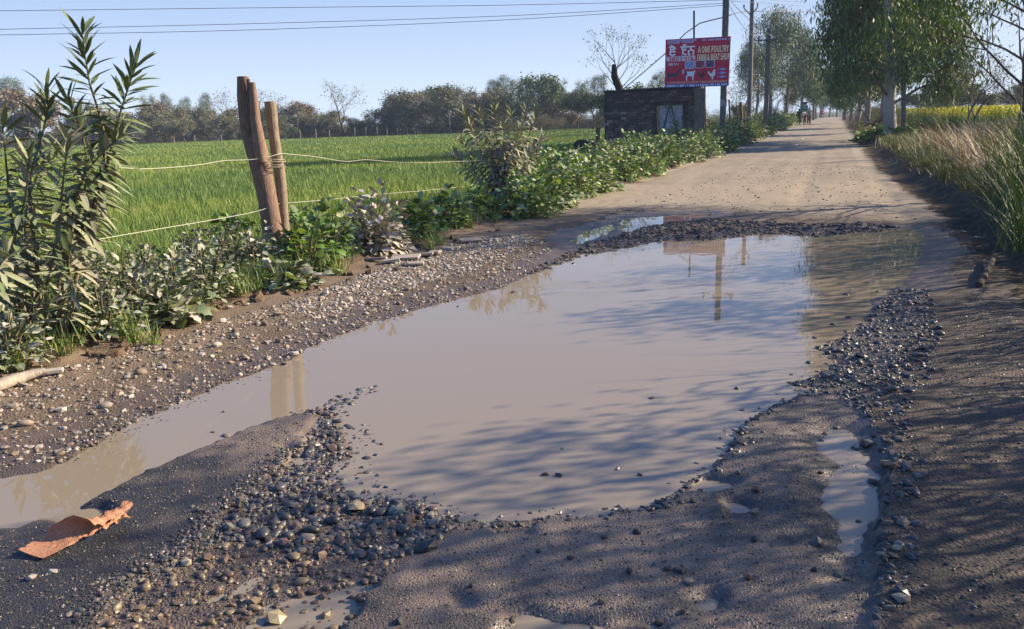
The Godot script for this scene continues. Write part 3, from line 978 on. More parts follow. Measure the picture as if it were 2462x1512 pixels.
func make_verge_plants() -> void:
	# the big oleander at the left edge
	var c1 := [
		[at(137, 852, 5.95), at(152, 700, 5.95), at(192, 560, 6.0), at(236, 470, 6.0), at(252, 330, 6.0), at(215, 200, 6.0), at(197, 78, 6.0)],
		[at(142, 850, 5.9), at(176, 700, 5.95), at(215, 520, 6.05), at(256, 400, 6.1), at(292, 260, 6.1), at(330, 150, 6.1)],
		[at(100, 842, 6.0), at(90, 650, 6.1), at(70, 450, 6.2), at(100, 330, 6.2), at(116, 250, 6.2), at(112, 212, 6.2)],
		[at(85, 835, 5.9), at(42, 650, 5.9), at(20, 450, 5.85), at(10, 340, 5.8), at(2, 270, 5.8)],
		[at(110, 842, 5.9), at(112, 700, 5.8), at(140, 550, 5.8), at(152, 430, 5.75), at(165, 330, 5.75)],
		[at(120, 847, 6.0), at(165, 650, 5.9), at(180, 480, 5.85), at(225, 390, 5.85), at(300, 320, 5.85)],
		[at(90, 838, 6.1), at(20, 700, 6.2), at(-40, 560, 6.3), at(-85, 420, 6.4)],
		[at(95, 840, 5.8), at(50, 720, 5.7), at(30, 600, 5.65), at(60, 480, 5.65), at(70, 380, 5.65)],
		[at(118, 845, 6.0), at(150, 640, 6.1), at(205, 450, 6.2), at(200, 330, 6.25), at(160, 240, 6.25)],
		[at(90, 845, 5.8), at(10, 760, 5.6), at(-20, 680, 5.5), at(20, 610, 5.4)],
		[at(128, 848, 5.85), at(178, 730, 5.75), at(165, 640, 5.7), at(170, 590, 5.7)],
		[at(105, 842, 6.2), at(60, 560, 6.4), at(90, 420, 6.5), at(140, 370, 6.5)],
	]
	oleander("oleander_shrub", "tall dusty oleander with grey canes towering at the picture's left edge", c1, 0.34, 0.23, 0.034, 300, "", Color(0.3, 0.28, 0.2), Color(0.11, 0.145, 0.06))
	# the oleander round the concrete stub
	var c2 := []
	for q in [[1115, 270, 15.1], [1150, 262, 14.9], [1190, 255, 15.4], [1230, 270, 15.6], [1265, 262, 15.1], [1292, 268, 14.8], [1105, 330, 14.7], [1305, 330, 15.5], [1130, 300, 14.5], [1210, 300, 14.5], [1250, 310, 14.4], [1285, 355, 14.3], [1095, 375, 15.0], [1175, 320, 15.7]]:
		var b := at(1208 + rf(-18, 18), 500, 15.1)
		var tip := at(q[0], q[1], q[2])
		c2.append([b, b.lerp(tip, 0.35) + Vector3((b.x - tip.x) * 0.15, 0, 0), b.lerp(tip, 0.7), tip])
	oleander("oleander_shrub", "spreading oleander growing round the short concrete fence post", c2, 0.14, 0.26, 0.034, 260, "", Color(0.3, 0.28, 0.2), Color(0.2, 0.21, 0.115))
	# oleanders by the hut and along the far verge
	var k := 0
	for q in [[1640, 372, 37.0, 2.3, "dark oleander before the white door panel of the brick hut"], [1470, 385, 28.0, 1.0, "low pale oleander rising from the hedge before the brick hut"], [1785, 335, 52.0, 2.3, "oleander bush between the thick pole and the leaning pole"], [1765, 340, 47.0, 2.0, "oleander bush just beside the thick concrete pole"], [1815, 325, 60.0, 2.6, "oleander bush behind the leaning pole"], [1845, 315, 68.0, 2.5, "oleander bush right of the leaning pole"], [1870, 306, 80.0, 2.6, "oleander bush beyond the leaning pole, nearer the walkers"], [1897, 303, 92.0, 2.8, "oleander bush beside the dark-clothed walker"]]:
		var canes := []
		var b := at(q[0], q[1], q[2])
		b.y = height(b.x, b.z)
		for i in 9:
			var a := rf(0, TAU)
			var h: float = q[3] * rf(0.65, 1.05)
			var tip: Vector3 = b + Vector3(cos(a) * h * 0.4, h, sin(a) * h * 0.4)
			canes.append([b, b.lerp(tip, 0.5) + Vector3(rf(-0.1, 0.1), 0.15, 0), tip])
		oleander("oleander_shrub", q[4], canes, 0.2, 0.2, 0.09, 0, "oleanders along the verge", Color(0.16, 0.16, 0.1), Color(0.12, 0.14, 0.07), 0.6)
		k += 1
	# the shrub grey with road dust
	var dust := [Color(0.38, 0.34, 0.28), Color(0.3, 0.27, 0.22), Color(0.45, 0.41, 0.34), Color(0.2, 0.2, 0.14)]
	mound("dusty_shrub", "rounded shrub with leaves coated grey by road dust", on(905, 606, 0.1), Vector3(0.55, 0.85, 0.4), 620, 0.115, "ovate", dust, M.dusty_leaf, 300)
	# dusty weeds between the oleander and the forked post
	var weeds := [Color(0.19, 0.21, 0.12), Color(0.28, 0.28, 0.2), Color(0.12, 0.15, 0.065), Color(0.37, 0.35, 0.28)]
	var fresh := [Color(0.1, 0.18, 0.04), Color(0.14, 0.22, 0.05), Color(0.2, 0.23, 0.1), Color(0.07, 0.12, 0.03)]
	var list := [
		[250, 800, 0.5, "dusty broad-leaved weed right of the oleander canes"], [300, 745, 0.55, "dusty weed behind the bright grass tuft"], [370, 770, 0.5, "grey-green weed at the soil edge under the low wire"], [430, 730, 0.55, "dusty weed in the middle of the undergrowth"], [500, 700, 0.55, "dusty weed below the middle wire"], [560, 665, 0.6, "dark weed left of the forked post"], [610, 650, 0.6, "shaded broad-leaved weed against the forked post"], [350, 690, 0.6, "dusty weed in the back row of the undergrowth"], [470, 655, 0.6, "weed in the back row near the forked post"], [230, 720, 0.6, "dusty weed behind the oleander canes"], [20, 870, 0.45, "low green weed under the oleander"], [60, 820, 0.55, "weed at the foot of the oleander"],
	]
	for q in list:
		mound("weed", q[3], on(q[0], q[1], 0.1), Vector3(0.36, q[2], 0.32), 420, 0.066, "ovate", weeds, M.dusty_leaf, 60, "weeds under the fence")
	for q in [[735, 645, 0.75, "tall bright lobed-leaf weed just right of the forked post"], [790, 615, 0.7, "lobed-leaf weed between the posts and the dusty shrub"], [560, 600, 0.6, "lobed-leaf weed behind the wire left of the posts"], [1010, 560, 0.6, "green weed right of the dusty shrub"], [1080, 540, 0.65, "green weed left of the stub-post oleander"], [1150, 520, 0.6, "green weed at the foot of the stub-post oleander"], [690, 690, 0.3, "low weed at the base of the posts"], [405, 765, 0.35, "grey-leaved cabbage-like weed on the soil edge"]]:
		mound("weed", q[3], on(q[0], q[1], 0.1), Vector3(0.4, q[2], 0.36), 240, 0.11, "lobed", weeds if q[0] == 405 or q[0] == 690 else fresh, M.leaf, 60, "weeds under the fence")
	# the creeper hedge along the verge
	var hedge := [Color(0.17, 0.25, 0.06), Color(0.26, 0.31, 0.12), Color(0.1, 0.16, 0.04), Color(0.33, 0.33, 0.2)]
	var spots := [[1265, 520, 0.75, "hedge plant at the foot of the oleander stub"], [1310, 500, 0.85, "hedge plant beside the stub-post oleander"], [1375, 475, 0.9, "second leafy hedge plant from the stub-post oleander"], [1430, 462, 0.95, "third leafy hedge plant from the stub-post oleander"], [1340, 440, 1.0, "hedge plant in the back row behind the third fence stake"], [1490, 440, 0.95, "leafy hedge plant below the black heap in the field"], [1545, 425, 1.0, "hedge plant below the left end of the brick hut"], [1450, 405, 1.0, "back hedge plant left of the brick hut"], [1600, 405, 1.05, "hedge plant below the thin wooden stake"], [1530, 385, 1.1, "back hedge plant at the brick hut's corner"], [1650, 392, 1.0, "hedge plant below the white door panel"], [1690, 382, 1.1, "shaded hedge plant below the signboard"], [1620, 365, 1.2, "back hedge plant before the white door panel"], [1740, 368, 1.2, "shaded hedge plant at the thick pole's foot"], [1775, 352, 1.2, "hedge plant right of the thick pole"], [1805, 340, 1.2, "hedge plant between thick pole and leaning pole"], [1835, 330, 1.3, "bright hedge plant at the leaning pole's foot"], [1862, 320, 1.3, "bright hedge plant right of the leaning pole"], [1885, 312, 1.3, "last bright hedge plant before the walkers"], [1910, 301, 1.3, "hedge plant behind the dark-clothed walker"]]
	for q in spots:
		var b := gp(q[0], q[1] - 4, 0.08)
		b.y = height(b.x, b.z)
		var far: float = b.length()
		mound("hedge_plant", "leafy " + q[3].trim_prefix("leafy "), b, Vector3(0.5 + 0.012 * far, q[2] * 1.14, 0.5 + 0.012 * far), 900, 0.085 + 0.001 * far, "lobed", hedge, M.leaf, 110 if far < 24.0 else 0, "creeper hedge along the road")
	# grass tufts on the soil edge
	var bright := [Color(0.16, 0.24, 0.04), Color(0.22, 0.28, 0.06), Color(0.1, 0.17, 0.03), Color(0.28, 0.27, 0.1)]
	for i in 3:
		LIB["tuft%d" % i] = clump_mesh(80 + i, 60, 0.42, 0.009, 0.75, 0.9, bright, 0.05)
		LIB["turf%d" % i] = clump_mesh(90 + i, 70, 0.16, 0.007, 0.9, 0.5, [Color(0.14, 0.2, 0.05), Color(0.2, 0.22, 0.09), Color(0.1, 0.15, 0.04)], 0.12, 3)
		LIB["reed%d" % i] = clump_mesh(100 + i, 90, 2.3, 0.02, 0.6, 1.1, [Color(0.12, 0.17, 0.035), Color(0.18, 0.22, 0.05), Color(0.09, 0.13, 0.03), Color(0.26, 0.23, 0.1)], 0.22, 7)
		LIB["dry%d" % i] = clump_mesh(110 + i, 120, 1.1, 0.012, 1.25, 1.2, [Color(0.3, 0.19, 0.11), Color(0.4, 0.27, 0.16), Color(0.22, 0.14, 0.09), Color(0.45, 0.35, 0.22)], 0.22)
		LIB["sedge%d" % i] = clump_mesh(120 + i, 90, 0.75, 0.014, 0.8, 0.8, [Color(0.1, 0.14, 0.04), Color(0.15, 0.18, 0.06), Color(0.2, 0.18, 0.1)], 0.2)
	for q in [[318, 822, 0.95, "bright arching grass tuft below the low fence wire"], [365, 828, 0.6, "small grass tuft right of the arching tuft"], [580, 704, 0.7, "sunlit grass tuft on the soil left of the forked post"], [615, 700, 0.6, "second sunlit grass tuft left of the forked post"], [815, 660, 0.8, "grass tuft on the bank between post and dusty shrub"], [770, 650, 0.6, "grass tuft behind the large whitish rock"], [1035, 598, 0.85, "grass tuft right of the dusty shrub"], [1060, 588, 0.7, "second grass tuft right of the dusty shrub"], [1190, 535, 0.8, "grass tuft below the stub-post oleander"], [1130, 548, 0.6, "grass tuft left of the stub-post oleander"], [160, 850, 0.5, "grass tuft at the oleander's foot"], [40, 890, 0.6, "grass tuft at the left edge under the oleander"], [690, 660, 0.6, "grass tuft at the thin post's foot"]]:
		var p := on(q[0], q[1], 0.1)
		tag(put(LIB["tuft%d" % (rng.randi() % 3)], "grass_tuft", M.blade, null, Transform3D(Basis.from_euler(Vector3(0, rf(0, TAU), 0)).scaled(Vector3.ONE * q[2]), p - Vector3(0, 0.02, 0))), q[3], "grass tuft", "grass tufts on the soil edge")
	# low growth that nobody could count: turf on both verges
	var places := [[], [], []]
	var tints := [[], [], []]
	for i in 4400:
		var s := 2.0 * pow(45.0, rng.randf())
		var left := rng.randf() < 0.65
		var t := edge_left(s) - 0.3 - absf(rng.randfn(0, 0.7)) if left else edge_right(s) + 0.75 + absf(rng.randfn(0, 1.2))
		var p := st(s, t)
		if left and nb.get_noise_2d(p.x * 1.5, p.z * 1.5) < -0.12:
			continue
		p.y = height(p.x, p.z) - 0.01
		var j := rng.randi() % 3
		var sc := rf(0.6, 1.5) * (1.0 + s * 0.012)
		places[j].append(Transform3D(Basis.from_euler(Vector3(0, rf(0, TAU), 0)).scaled(Vector3(sc, sc * rf(0.7, 1.3), sc)), p))
		tints[j].append(Color(1, 1, 1) if left else Color(1.25, 0.85, 0.75))
	for j in 3:
		tag(many("turf_grass", LIB["turf%d" % j], M.blade, places[j], tints[j]), "short wild grass growing on the verges", "grass")

func make_reeds() -> void:
	# right-hand verge: reeds close by, dry brown grass beyond them, green sedge at the foot
	var n := 0
	var near := ["tall green reed clump filling the right edge of the picture", "reed clump behind the tall clump at the right edge", "reed clump whose blades arch over the shaded bank", "reed clump furthest back on the bank at the right edge"]
	for q in [[10.6, 2.1, 0.66], [11.6, 2.3, 0.72], [12.6, 2.45, 0.7], [13.6, 2.7, 0.72], [9.8, 2.0, 0.6], [11.0, 2.6, 0.8], [12.2, 2.9, 0.8], [14.8, 2.7, 0.6], [14.5, 3.4, 0.75], [13.4, 2.8, 0.62], [15.5, 3.0, 0.6], [17.0, 4.0, 0.75], [12.0, 3.8, 0.85], [10.0, 3.4, 0.85], [8.0, 2.6, 0.75], [7.0, 2.5, 0.8], [6.0, 2.8, 0.9], [4.8, 2.7, 0.85], [3.6, 3.0, 1.0], [2.4, 2.9, 0.95], [1.2, 3.2, 1.0], [0.0, 3.3, 1.0], [8.8, 4.0, 1.0], [5.4, 3.8, 1.05], [2.0, 4.2, 1.1], [-1.4, 3.6, 1.0], [7.4, 4.4, 1.1]]:
		var p := st(q[0], q[1])
		p.y = height(p.x, p.z) - 0.03
		var o := put(LIB["reed%d" % (n % 3)], "reed_clump", M.blade, null, Transform3D(Basis.from_euler(Vector3(0, rf(0, TAU), 0)).scaled(Vector3.ONE * q[2]), p))
		tag(o, near[n] if n < 4 else "green reed clump in the thicket on the right bank", "reeds", "reeds on the right bank")
		n += 1
	n = 0
	for i in 120:
		var s := 12.0 + 15.0 * rng.randf()
		var t := edge_right(s) + 0.85 + rng.randf() * 3.4 + (s - 10.0) * 0.04
		var p := st(s, t)
		p.y = height(p.x, p.z) - 0.03
		var o := put(LIB["dry%d" % (i % 3)], "dry_grass_clump", M.blade, null, Transform3D(Basis.from_euler(Vector3(rf(-0.1, 0.1), rf(0, TAU), 0)).scaled(Vector3.ONE * rf(0.7, 1.15)), p))
		tag(o, "withered brown grass clump in the thicket on the right bank", "dry grass", "dry grass on the right bank")
	for i in 40:
		var s := 7.0 + 30.0 * pow(rng.randf(), 1.3)
		var t := edge_right(s) + 0.75 + rng.randf() * 1.3
		var p := st(s, t)
		p.y = height(p.x, p.z) - 0.03
		var o := put(LIB["sedge%d" % (i % 3)], "sedge_clump", M.blade, null, Transform3D(Basis.from_euler(Vector3(0, rf(0, TAU), 0)).scaled(Vector3.ONE * rf(0.5, 0.95)), p))
		tag(o, "green sedge clump along the foot of the right bank", "sedge", "sedge along the right bank")
	# mustard in flower beyond the right verge
	var mb := MB.new()
	for i in 22:
		var a := rf(0, TAU)
		var r := rf(0, 0.4)
		var p := Vector3(cos(a) * r, 0, sin(a) * r)
		var top := p + Vector3(rf(-0.1, 0.1), rf(0.75, 1.05), rf(-0.1, 0.1))
		mb.ribbon([p, top], [0.02, 0.012], Vector3(1, 0, 0), Color(0.12, 0.18, 0.05))
		for j in 3:
			var q := p.lerp(top, rf(0.2, 0.7))
			mb.tri(q, q + Vector3(rf(-0.12, 0.12), 0.04, rf(-0.12, 0.12)), q + Vector3(rf(-0.12, 0.12), -0.03, rf(-0.12, 0.12)), Color(0.1, 0.16, 0.05))
		for j in 5:
			var q := top + Vector3(rf(-0.05, 0.05), rf(-0.08, 0.05), rf(-0.05, 0.05))
			var e := 0.035
			mb.tri(q, q + Vector3(rf(-e, e), rf(0, e), rf(-e, e)), q + Vector3(rf(-e, e), rf(-e, e), rf(-e, e)), Color(0.75, 0.6, 0.03))
	var m := mb.mesh()
	var places := []
	var tints := []
	for i in 9000:
		var s := 34.0 + 60.0 * pow(rng.randf(), 1.4)
		var t := rf(5.0, 40.0)
		var p := st(s, t)
		p.y = 0.35
		places.append(Transform3D(Basis.from_euler(Vector3(0, rf(0, TAU), 0)).scaled(Vector3.ONE * rf(0.85, 1.15)), p))
		tints.append(vary(Color(1, 1, 1), 0.15))
	tag(many("mustard_crop", m, M.blade, places, tints), "yellow flowering mustard field beyond the right verge", "mustard")
# ---------------------------------------------------------------- trees
class Tree_:
	var wood := MB.new()
	var tips := []      # [point, direction]
	var r := RandomNumberGenerator.new()
	var sides := 5
	var crook := 0.25
	var lift := 0.1
	var splits := Vector2i(2, 3)
	var angle := Vector2(0.4, 0.9)
	var ratio := Vector2(0.62, 0.82)
	var levels := 6
	var thin := 0.62
	var bark := Color(0.12, 0.1, 0.08)
	var twig := Color(0.1, 0.085, 0.07)
	var tip_from := 2   # levels that carry leaves, counted from the twigs
	func grow(p: Vector3, dir: Vector3, length: float, radius: float, level: int) -> void:
		var n := 4 if level > levels - 3 else 2
		var pts := [p]
		var rad := [radius]
		var d := dir
		for i in n:
			d = (d + Vector3(r.randfn(), r.randfn() * 0.7, r.randfn()) * crook * (0.5 if level == levels else 1.0) / sqrt(n) + Vector3.UP * lift / n).normalized()
			p += d * length / n
			pts.append(p)
			rad.append(radius * lerpf(1.0, 0.72, float(i + 1) / n))
		var k := float(level) / levels
		wood.tube(pts, rad, sides + 2 if level == levels else (sides if level > 2 else 3), twig.lerp(bark, k), false)
		if level <= tip_from:
			for i in range(1, n + 1):
				tips.append([pts[i], d])
		if level == 0:
			return
		var c := r.randi_range(splits.x, splits.y)
		var spin := r.randf() * TAU
		for i in c:
			var a := r.randf_range(angle.x, angle.y)
			if i == 0:
				a *= 0.4
			var side := d.cross(Vector3(0.21, 0.37, 0.9)).normalized().rotated(d, spin + TAU * i / c + r.randf_range(-0.4, 0.4))
			var from: Vector3 = pts[n] if i < 2 else pts[n - 1]
			grow(from, (d * cos(a) + side * sin(a)).normalized(), length * r.randf_range(ratio.x, ratio.y), rad[n] * (0.85 if i == 0 else thin), level - 1)

func bare_tree(seed_: int, flat: float, leafy: int, cols: Array, size := 1.0, bole := 2.0) -> Array:
	# [wood mesh, crown mesh]; about 8 m tall at size 1
	var t := Tree_.new()
	t.r.seed = seed_
	t.levels = 7
	t.crook = 0.3
	t.lift = 0.1 - 0.22 * flat
	t.angle = Vector2(0.35, 0.85)
	t.ratio = Vector2(0.66, 0.84)
	t.splits = Vector2i(2, 3)
	t.bark = Color(0.15, 0.125, 0.105)
	t.twig = Color(0.19, 0.16, 0.13)
	t.grow(Vector3(0, -0.3, 0), Vector3(t.r.randf_range(-0.2, 0.2), 1, t.r.randf_range(-0.2, 0.2)).normalized(), bole * size, 0.17 * size, 7)
	return [t.wood.mesh(), specks(t, leafy, 0.2 * size, cols)]

func specks(t: Tree_, count: int, size: float, cols: Array, hang := 0.0, wide := 0.5, loose := 1.0) -> ArrayMesh:
	var mb := MB.new()
	var r := t.r
	for i in count:
		var q: Array = t.tips[r.randi() % t.tips.size()]
		var p: Vector3 = q[0] + Vector3(r.randfn(), r.randfn(), r.randfn()) * size * loose
		var d := Vector3(r.randfn(), r.randfn() - hang * 2.5, r.randfn()).normalized()
		var ac := d.cross(Vector3(r.randfn(), r.randfn(), r.randfn())).normalized()
		var l := size * r.randf_range(0.6, 1.3)
		var f := 1.0 + r.randf_range(-0.25, 0.25)
		var c: Color = cols[r.randi() % cols.size()]
		c = Color(c.r * f, c.g * f, c.b * f)
		var nn := ac.cross(d)
		var a := mb.vert(p, nn, c)
		var b := mb.vert(p + d * l * 0.45 - ac * l * wide * 0.5, nn, c)
		var e := mb.vert(p + d * l * 0.5 + ac * l * wide * 0.5, nn, c)
		var g := mb.vert(p + d * l + nn * l * 0.12, nn, c)
		mb.face(a, b, e)
		mb.face(b, e, g)
	return mb.mesh()

func leafy_tree(seed_: int, cols: Array, count: int, size := 1.0, tall := 0.0) -> Array:
	var t := Tree_.new()
	t.r.seed = seed_
	t.levels = 6
	t.crook = 0.22
	t.lift = 0.12 + tall
	t.angle = Vector2(0.3, 0.85 - tall)
	t.ratio = Vector2(0.68, 0.86)
	t.splits = Vector2i(2, 3)
	t.bark = Color(0.11, 0.09, 0.07)
	t.twig = Color(0.1, 0.09, 0.06)
	t.tip_from = 3
	t.grow(Vector3(0, -0.3, 0), Vector3(t.r.randf_range(-0.1, 0.1), 1, t.r.randf_range(-0.1, 0.1)).normalized(), 1.9 * size, 0.18 * size, 6)
	return [t.wood.mesh(), specks(t, count, 0.3 * size, cols, 0.2, 0.6, 0.9)]

func gum_tree(seed_: int, tall: float, count: int, leaf: float, cols: Array, lean: Vector3, bark: Color, from := 0.3, spread := 1.0, limbs := 17) -> Array:
	# a gum: white trunk, steep limbs, hanging strap leaves
	var t := Tree_.new()
	t.r.seed = seed_
	t.sides = 6
	t.crook = 0.16
	t.lift = 0.12
	t.splits = Vector2i(2, 3)
	t.angle = Vector2(0.35, 0.8)
	t.ratio = Vector2(0.6, 0.8)
	t.tip_from = 2
	t.bark = bark.lerp(Color(0.17, 0.13, 0.1), 0.75)
	t.twig = Color(0.17, 0.12, 0.08)
	t.levels = 5
	var n := 14
	var pts := []
	var rad := []
	var cols_t := []
	var p := Vector3(0, -0.3, 0)
	var d := Vector3.UP
	var r0 := tall * 0.022
	for i in n + 1:
		pts.append(p)
		var k := float(i) / n
		rad.append(r0 * pow(1.0 - 0.93 * k, 0.8) * (1.35 if i == 0 else 1.0))
		var patchy := t.r.randf()
		cols_t.append(bark.lerp(Color(0.3, 0.25, 0.2), 0.5 if patchy < 0.25 else 0.0))
		d = (Vector3.UP + lean * (0.4 + k) + Vector3(t.r.randfn(), 0, t.r.randfn()) * 0.07).normalized()
		p += d * tall / n
	t.wood.tube(pts, rad, 10, cols_t, true)
	for i in limbs:
		var k := lerpf(from, 0.97, (i + 0.5) / limbs)
		var f := k * n
		var q := mini(int(f), n - 1)
		var b: Vector3 = (pts[q] as Vector3).lerp(pts[q + 1], f - q)
		var a := i * 2.4 + t.r.randf_range(-0.4, 0.4)
		var up := t.r.randf_range(0.35, 0.9)
		t.grow(b, Vector3(cos(a), up, sin(a)).normalized(), tall * 0.115 * spread * lerpf(1.15, 0.55, k), maxf(0.02, (rad[q] as float) * 0.26), 4)
	var mb := MB.new()
	var r := t.r
	for i in count:
		var q: Array = t.tips[r.randi() % t.tips.size()]
		var o: Vector3 = q[0] + Vector3(r.randfn(), r.randfn() * 0.9 - 0.4, r.randfn()) * leaf * 1.25
		var dd := Vector3(r.randfn() * 0.45, -1.0 + 0.3 * r.randfn(), r.randfn() * 0.45).normalized()
		var ac := dd.cross(Vector3(r.randfn(), 0.1, r.randfn())).normalized()
		var l := leaf * r.randf_range(0.6, 1.25)
		var w := l * 0.11
		var c: Color = cols[r.randi() % cols.size()]
		var fz := 1.0 + r.randf_range(-0.3, 0.3)
		c = Color(c.r * fz, c.g * fz, c.b * fz)
		var nn := ac.cross(dd)
		var bow := nn * l * r.randf_range(-0.15, 0.15)
		var v0 := mb.vert(o, nn, c)
		var v1 := mb.vert(o + dd * l * 0.4 - ac * w + bow, nn, c)
		var v2 := mb.vert(o + dd * l * 0.4 + ac * w + bow, nn, c)
		var v3 := mb.vert(o + dd * l, nn, c)
		mb.face(v0, v1, v2)
		mb.face(v1, v2, v3)
	return [t.wood.mesh(), mb.mesh()]

func plant_tree(called: String, label: String, kit: Array, where: Vector3, scale: Vector3, turn: float, group: String, leaf_mat: Material) -> Node3D:
	var o := thing(called, label, "tree", where, turn, group)
	o.scale = scale
	put(kit[0], "trunk", M.bark, o)
	if (kit[1] as ArrayMesh).get_surface_count():
		put(kit[1], "crown", leaf_mat, o)
	return o

func make_trees() -> void:
	var brown := [Color(0.2, 0.175, 0.12), Color(0.16, 0.145, 0.095), Color(0.22, 0.18, 0.13)]
	var olive := [Color(0.17, 0.165, 0.085), Color(0.21, 0.19, 0.11), Color(0.14, 0.13, 0.075)]
	var rust := [Color(0.25, 0.165, 0.11), Color(0.2, 0.145, 0.1), Color(0.18, 0.155, 0.09)]
	var dark := [Color(0.075, 0.095, 0.045), Color(0.1, 0.125, 0.055), Color(0.055, 0.07, 0.035)]
	var green := [Color(0.12, 0.155, 0.06), Color(0.16, 0.19, 0.075), Color(0.09, 0.12, 0.045)]
	var gumleaf := [Color(0.1, 0.13, 0.07), Color(0.13, 0.165, 0.08), Color(0.08, 0.105, 0.06)]
	var K := {}
	for k in 3:
		K["bare%d" % k] = bare_tree(200 + k, [0.2, 0.9, 0.5][k], 400, brown)
		K["scrub%d" % k] = bare_tree(210 + k, [0.3, 0.6, 0.8][k], 9000, olive, 1.0, 1.5)
		K["rust%d" % k] = bare_tree(220 + k, 0.5, 7500, rust if k else brown, 1.0, 1.5)
		K["dark%d" % k] = leafy_tree(230 + k, dark, 5200)
		K["green%d" % k] = leafy_tree(240 + k, green, 5000)
		K["gum%d" % k] = gum_tree(250 + k, 12.0, 6000, 0.34, gumleaf, Vector3(0.05, 0, 0.02), Color(0.3, 0.27, 0.23), 0.38)
	var h := {"bare": 8.2, "scrub": 7.6, "rust": 7.6, "dark": 8.5, "green": 8.5, "gum": 13.0}
	for key in ["bare", "scrub", "rust", "dark", "green", "gum"]:
		for k in 3:
			var box: AABB = (K[key + str(k)][0] as ArrayMesh).get_aabb()
			K[key + str(k)].append(box.end.y)
	# the treeline at the far side of the field: [kind, x, y of its top, depth, label]
	var back := "scrub tree in the brown mass along the far field edge"
	var row := [
		["gum", 18, 186, 128, "leafy gum crown at the far left end of the treeline"], ["rust", 70, 222, 122, "reddish-brown tree at the left end of the treeline"], ["rust", 135, 232, 126, "brown twiggy tree behind the oleander's left side"], ["scrub", 205, 250, 120, back], ["bare", 160, 225, 131, "pale bare tree seen through the oleander"], ["scrub", 270, 262, 124, back],
		["gum", 350, 226, 140, "first dark gum right of the oleander on the skyline"], ["gum", 395, 222, 142, "second dark gum right of the oleander on the skyline"], ["gum", 438, 232, 140, "third dark gum right of the oleander on the skyline"], ["gum", 492, 222, 138, "fourth gum, the paler one left of the forked post"],
		["scrub", 330, 290, 118, back], ["scrub", 385, 285, 120, back], ["scrub", 440, 286, 117, back], ["scrub", 500, 288, 120, back], ["bare", 550, 212, 124, "wide dark thorn tree just left of the forked post"], ["bare", 615, 208, 128, "thorn tree whose twigs show over the forked post"], ["scrub", 640, 280, 118, back], ["scrub", 705, 272, 120, back], ["rust", 600, 290, 116, back],
		["scrub", 745, 268, 121, "olive scrub tree in the dip right of the thin post"], ["green", 703, 305, 112, "small pale green bush before the treeline near the posts"], ["bare", 818, 190, 120, "tallest bare tree standing out on the skyline"], ["dark", 860, 285, 116, "dark ivy-like tree at the foot of the tallest bare tree"], ["scrub", 770, 280, 117, back], ["scrub", 890, 248, 122, "olive tree right of the tallest bare tree"],
		["scrub", 945, 218, 120, "broad brown-olive tree in the middle of the treeline"], ["rust", 985, 222, 119, "brown tree with a leaning trunk beside the broad olive tree"], ["scrub", 1030, 216, 118, "brown-olive tree left of the stub-post oleander"], ["green", 1072, 206, 128, "pointed green tree on the skyline above the brown scrub"], ["bare", 1112, 196, 116, "flat-topped bare thorn tree above the stub-post oleander"], ["rust", 1135, 225, 118, "brown tree under the flat-topped thorn tree"],
		["scrub", 1165, 210, 122, "olive tree right of the flat-topped thorn tree"], ["gum", 1188, 190, 150, "small slim gum on the skyline, leftmost of the slim group"], ["gum", 1212, 178, 150, "tallest slim gum on the skyline"], ["gum", 1246, 190, 152, "slim gum at the right of the slim group"], ["dark", 1210, 228, 114, "dark evergreen behind the stub-post oleander"], ["green", 1300, 182, 122, "large pale green tree left of the brick hut"], ["gum", 1338, 190, 128, "feathery pale tree beside the large pale green tree"], ["dark", 1270, 240, 112, "dark tree under the large pale green tree"],
		["dark", 1385, 214, 108, "dark round tree left of the brick hut"], ["rust", 1355, 268, 100, "low brown-leaved shrub tree before the dark round tree"], ["dark", 1425, 222, 106, "dark tree at the left corner of the brick hut"], ["gum", 1395, 190, 140, "faint gum behind the dark round tree"], ["gum", 1432, 178, 132, "gum behind the left corner of the brick hut"],
		["green", 1545, 205, 70, "green tree behind the brick hut's roof"], ["gum", 1580, 168, 84, "gum showing left of the signboard"], ["green", 1500, 215, 75, "bushy tree behind the pollarded tree"], ["dark", 1720, 290, 62, "dark shrub tree behind the thick pole"], ["rust", 1755, 250, 80, "brown twiggy tree right of the signboard"], ["bare", 1772, 175, 78, "bare twigs right of the signboard"],
	]
	for i in 46:
		var fx := -120.0 + 36.0 * i + rf(-14, 14)
		if fx < 1500.0:
			row.append([["scrub", "rust", "scrub", "bare"][rng.randi() % 4], fx, 342.0 - 0.033 * fx - rf(24, 84), rf(119, 135), back])
	for q in row:
		var said: String = q[4]
		if said == back:
			var x: float = q[1]
			said = "scrub tree in the brown far treeline, " + ("behind the tall oleander" if x < 330.0 else "left of the forked post" if x < 640.0 else "between the posts and the tallest bare tree" if x < 830.0 else "left of the stub-post oleander" if x < 1110.0 else "between stub-post oleander and hut")
		var n := rng.randi() % 3
		var kit: Array = K[q[0] + str(n)]
		var top := at(q[1], q[2], q[3])
		var g := Vector3(top.x, 0.0, top.z)
		var f: float = (top.y - g.y) / kit[2]
		var w := f * (rf(0.95, 1.15) if q[0] != "gum" else rf(0.8, 1.0))
		if q[0] == "scrub" or q[0] == "rust":
			w *= 1.15
		plant_tree(q[0].replace("rust", "brown_scrub").replace("gum", "gum").replace("dark", "evergreen").replace("green", "leafy") + "_tree", said, kit, g, Vector3(w, f, w), rf(0, TAU), "trees along the far field edge" if q[4] == back or q[3] > 95 else "trees behind the hut and poles", M.far_leaf)
	# low dark undergrowth along the foot of the treeline
	var places := []
	var tints := []
	var bushes := bare_tree(300, 0.9, 2600, olive, 0.4)
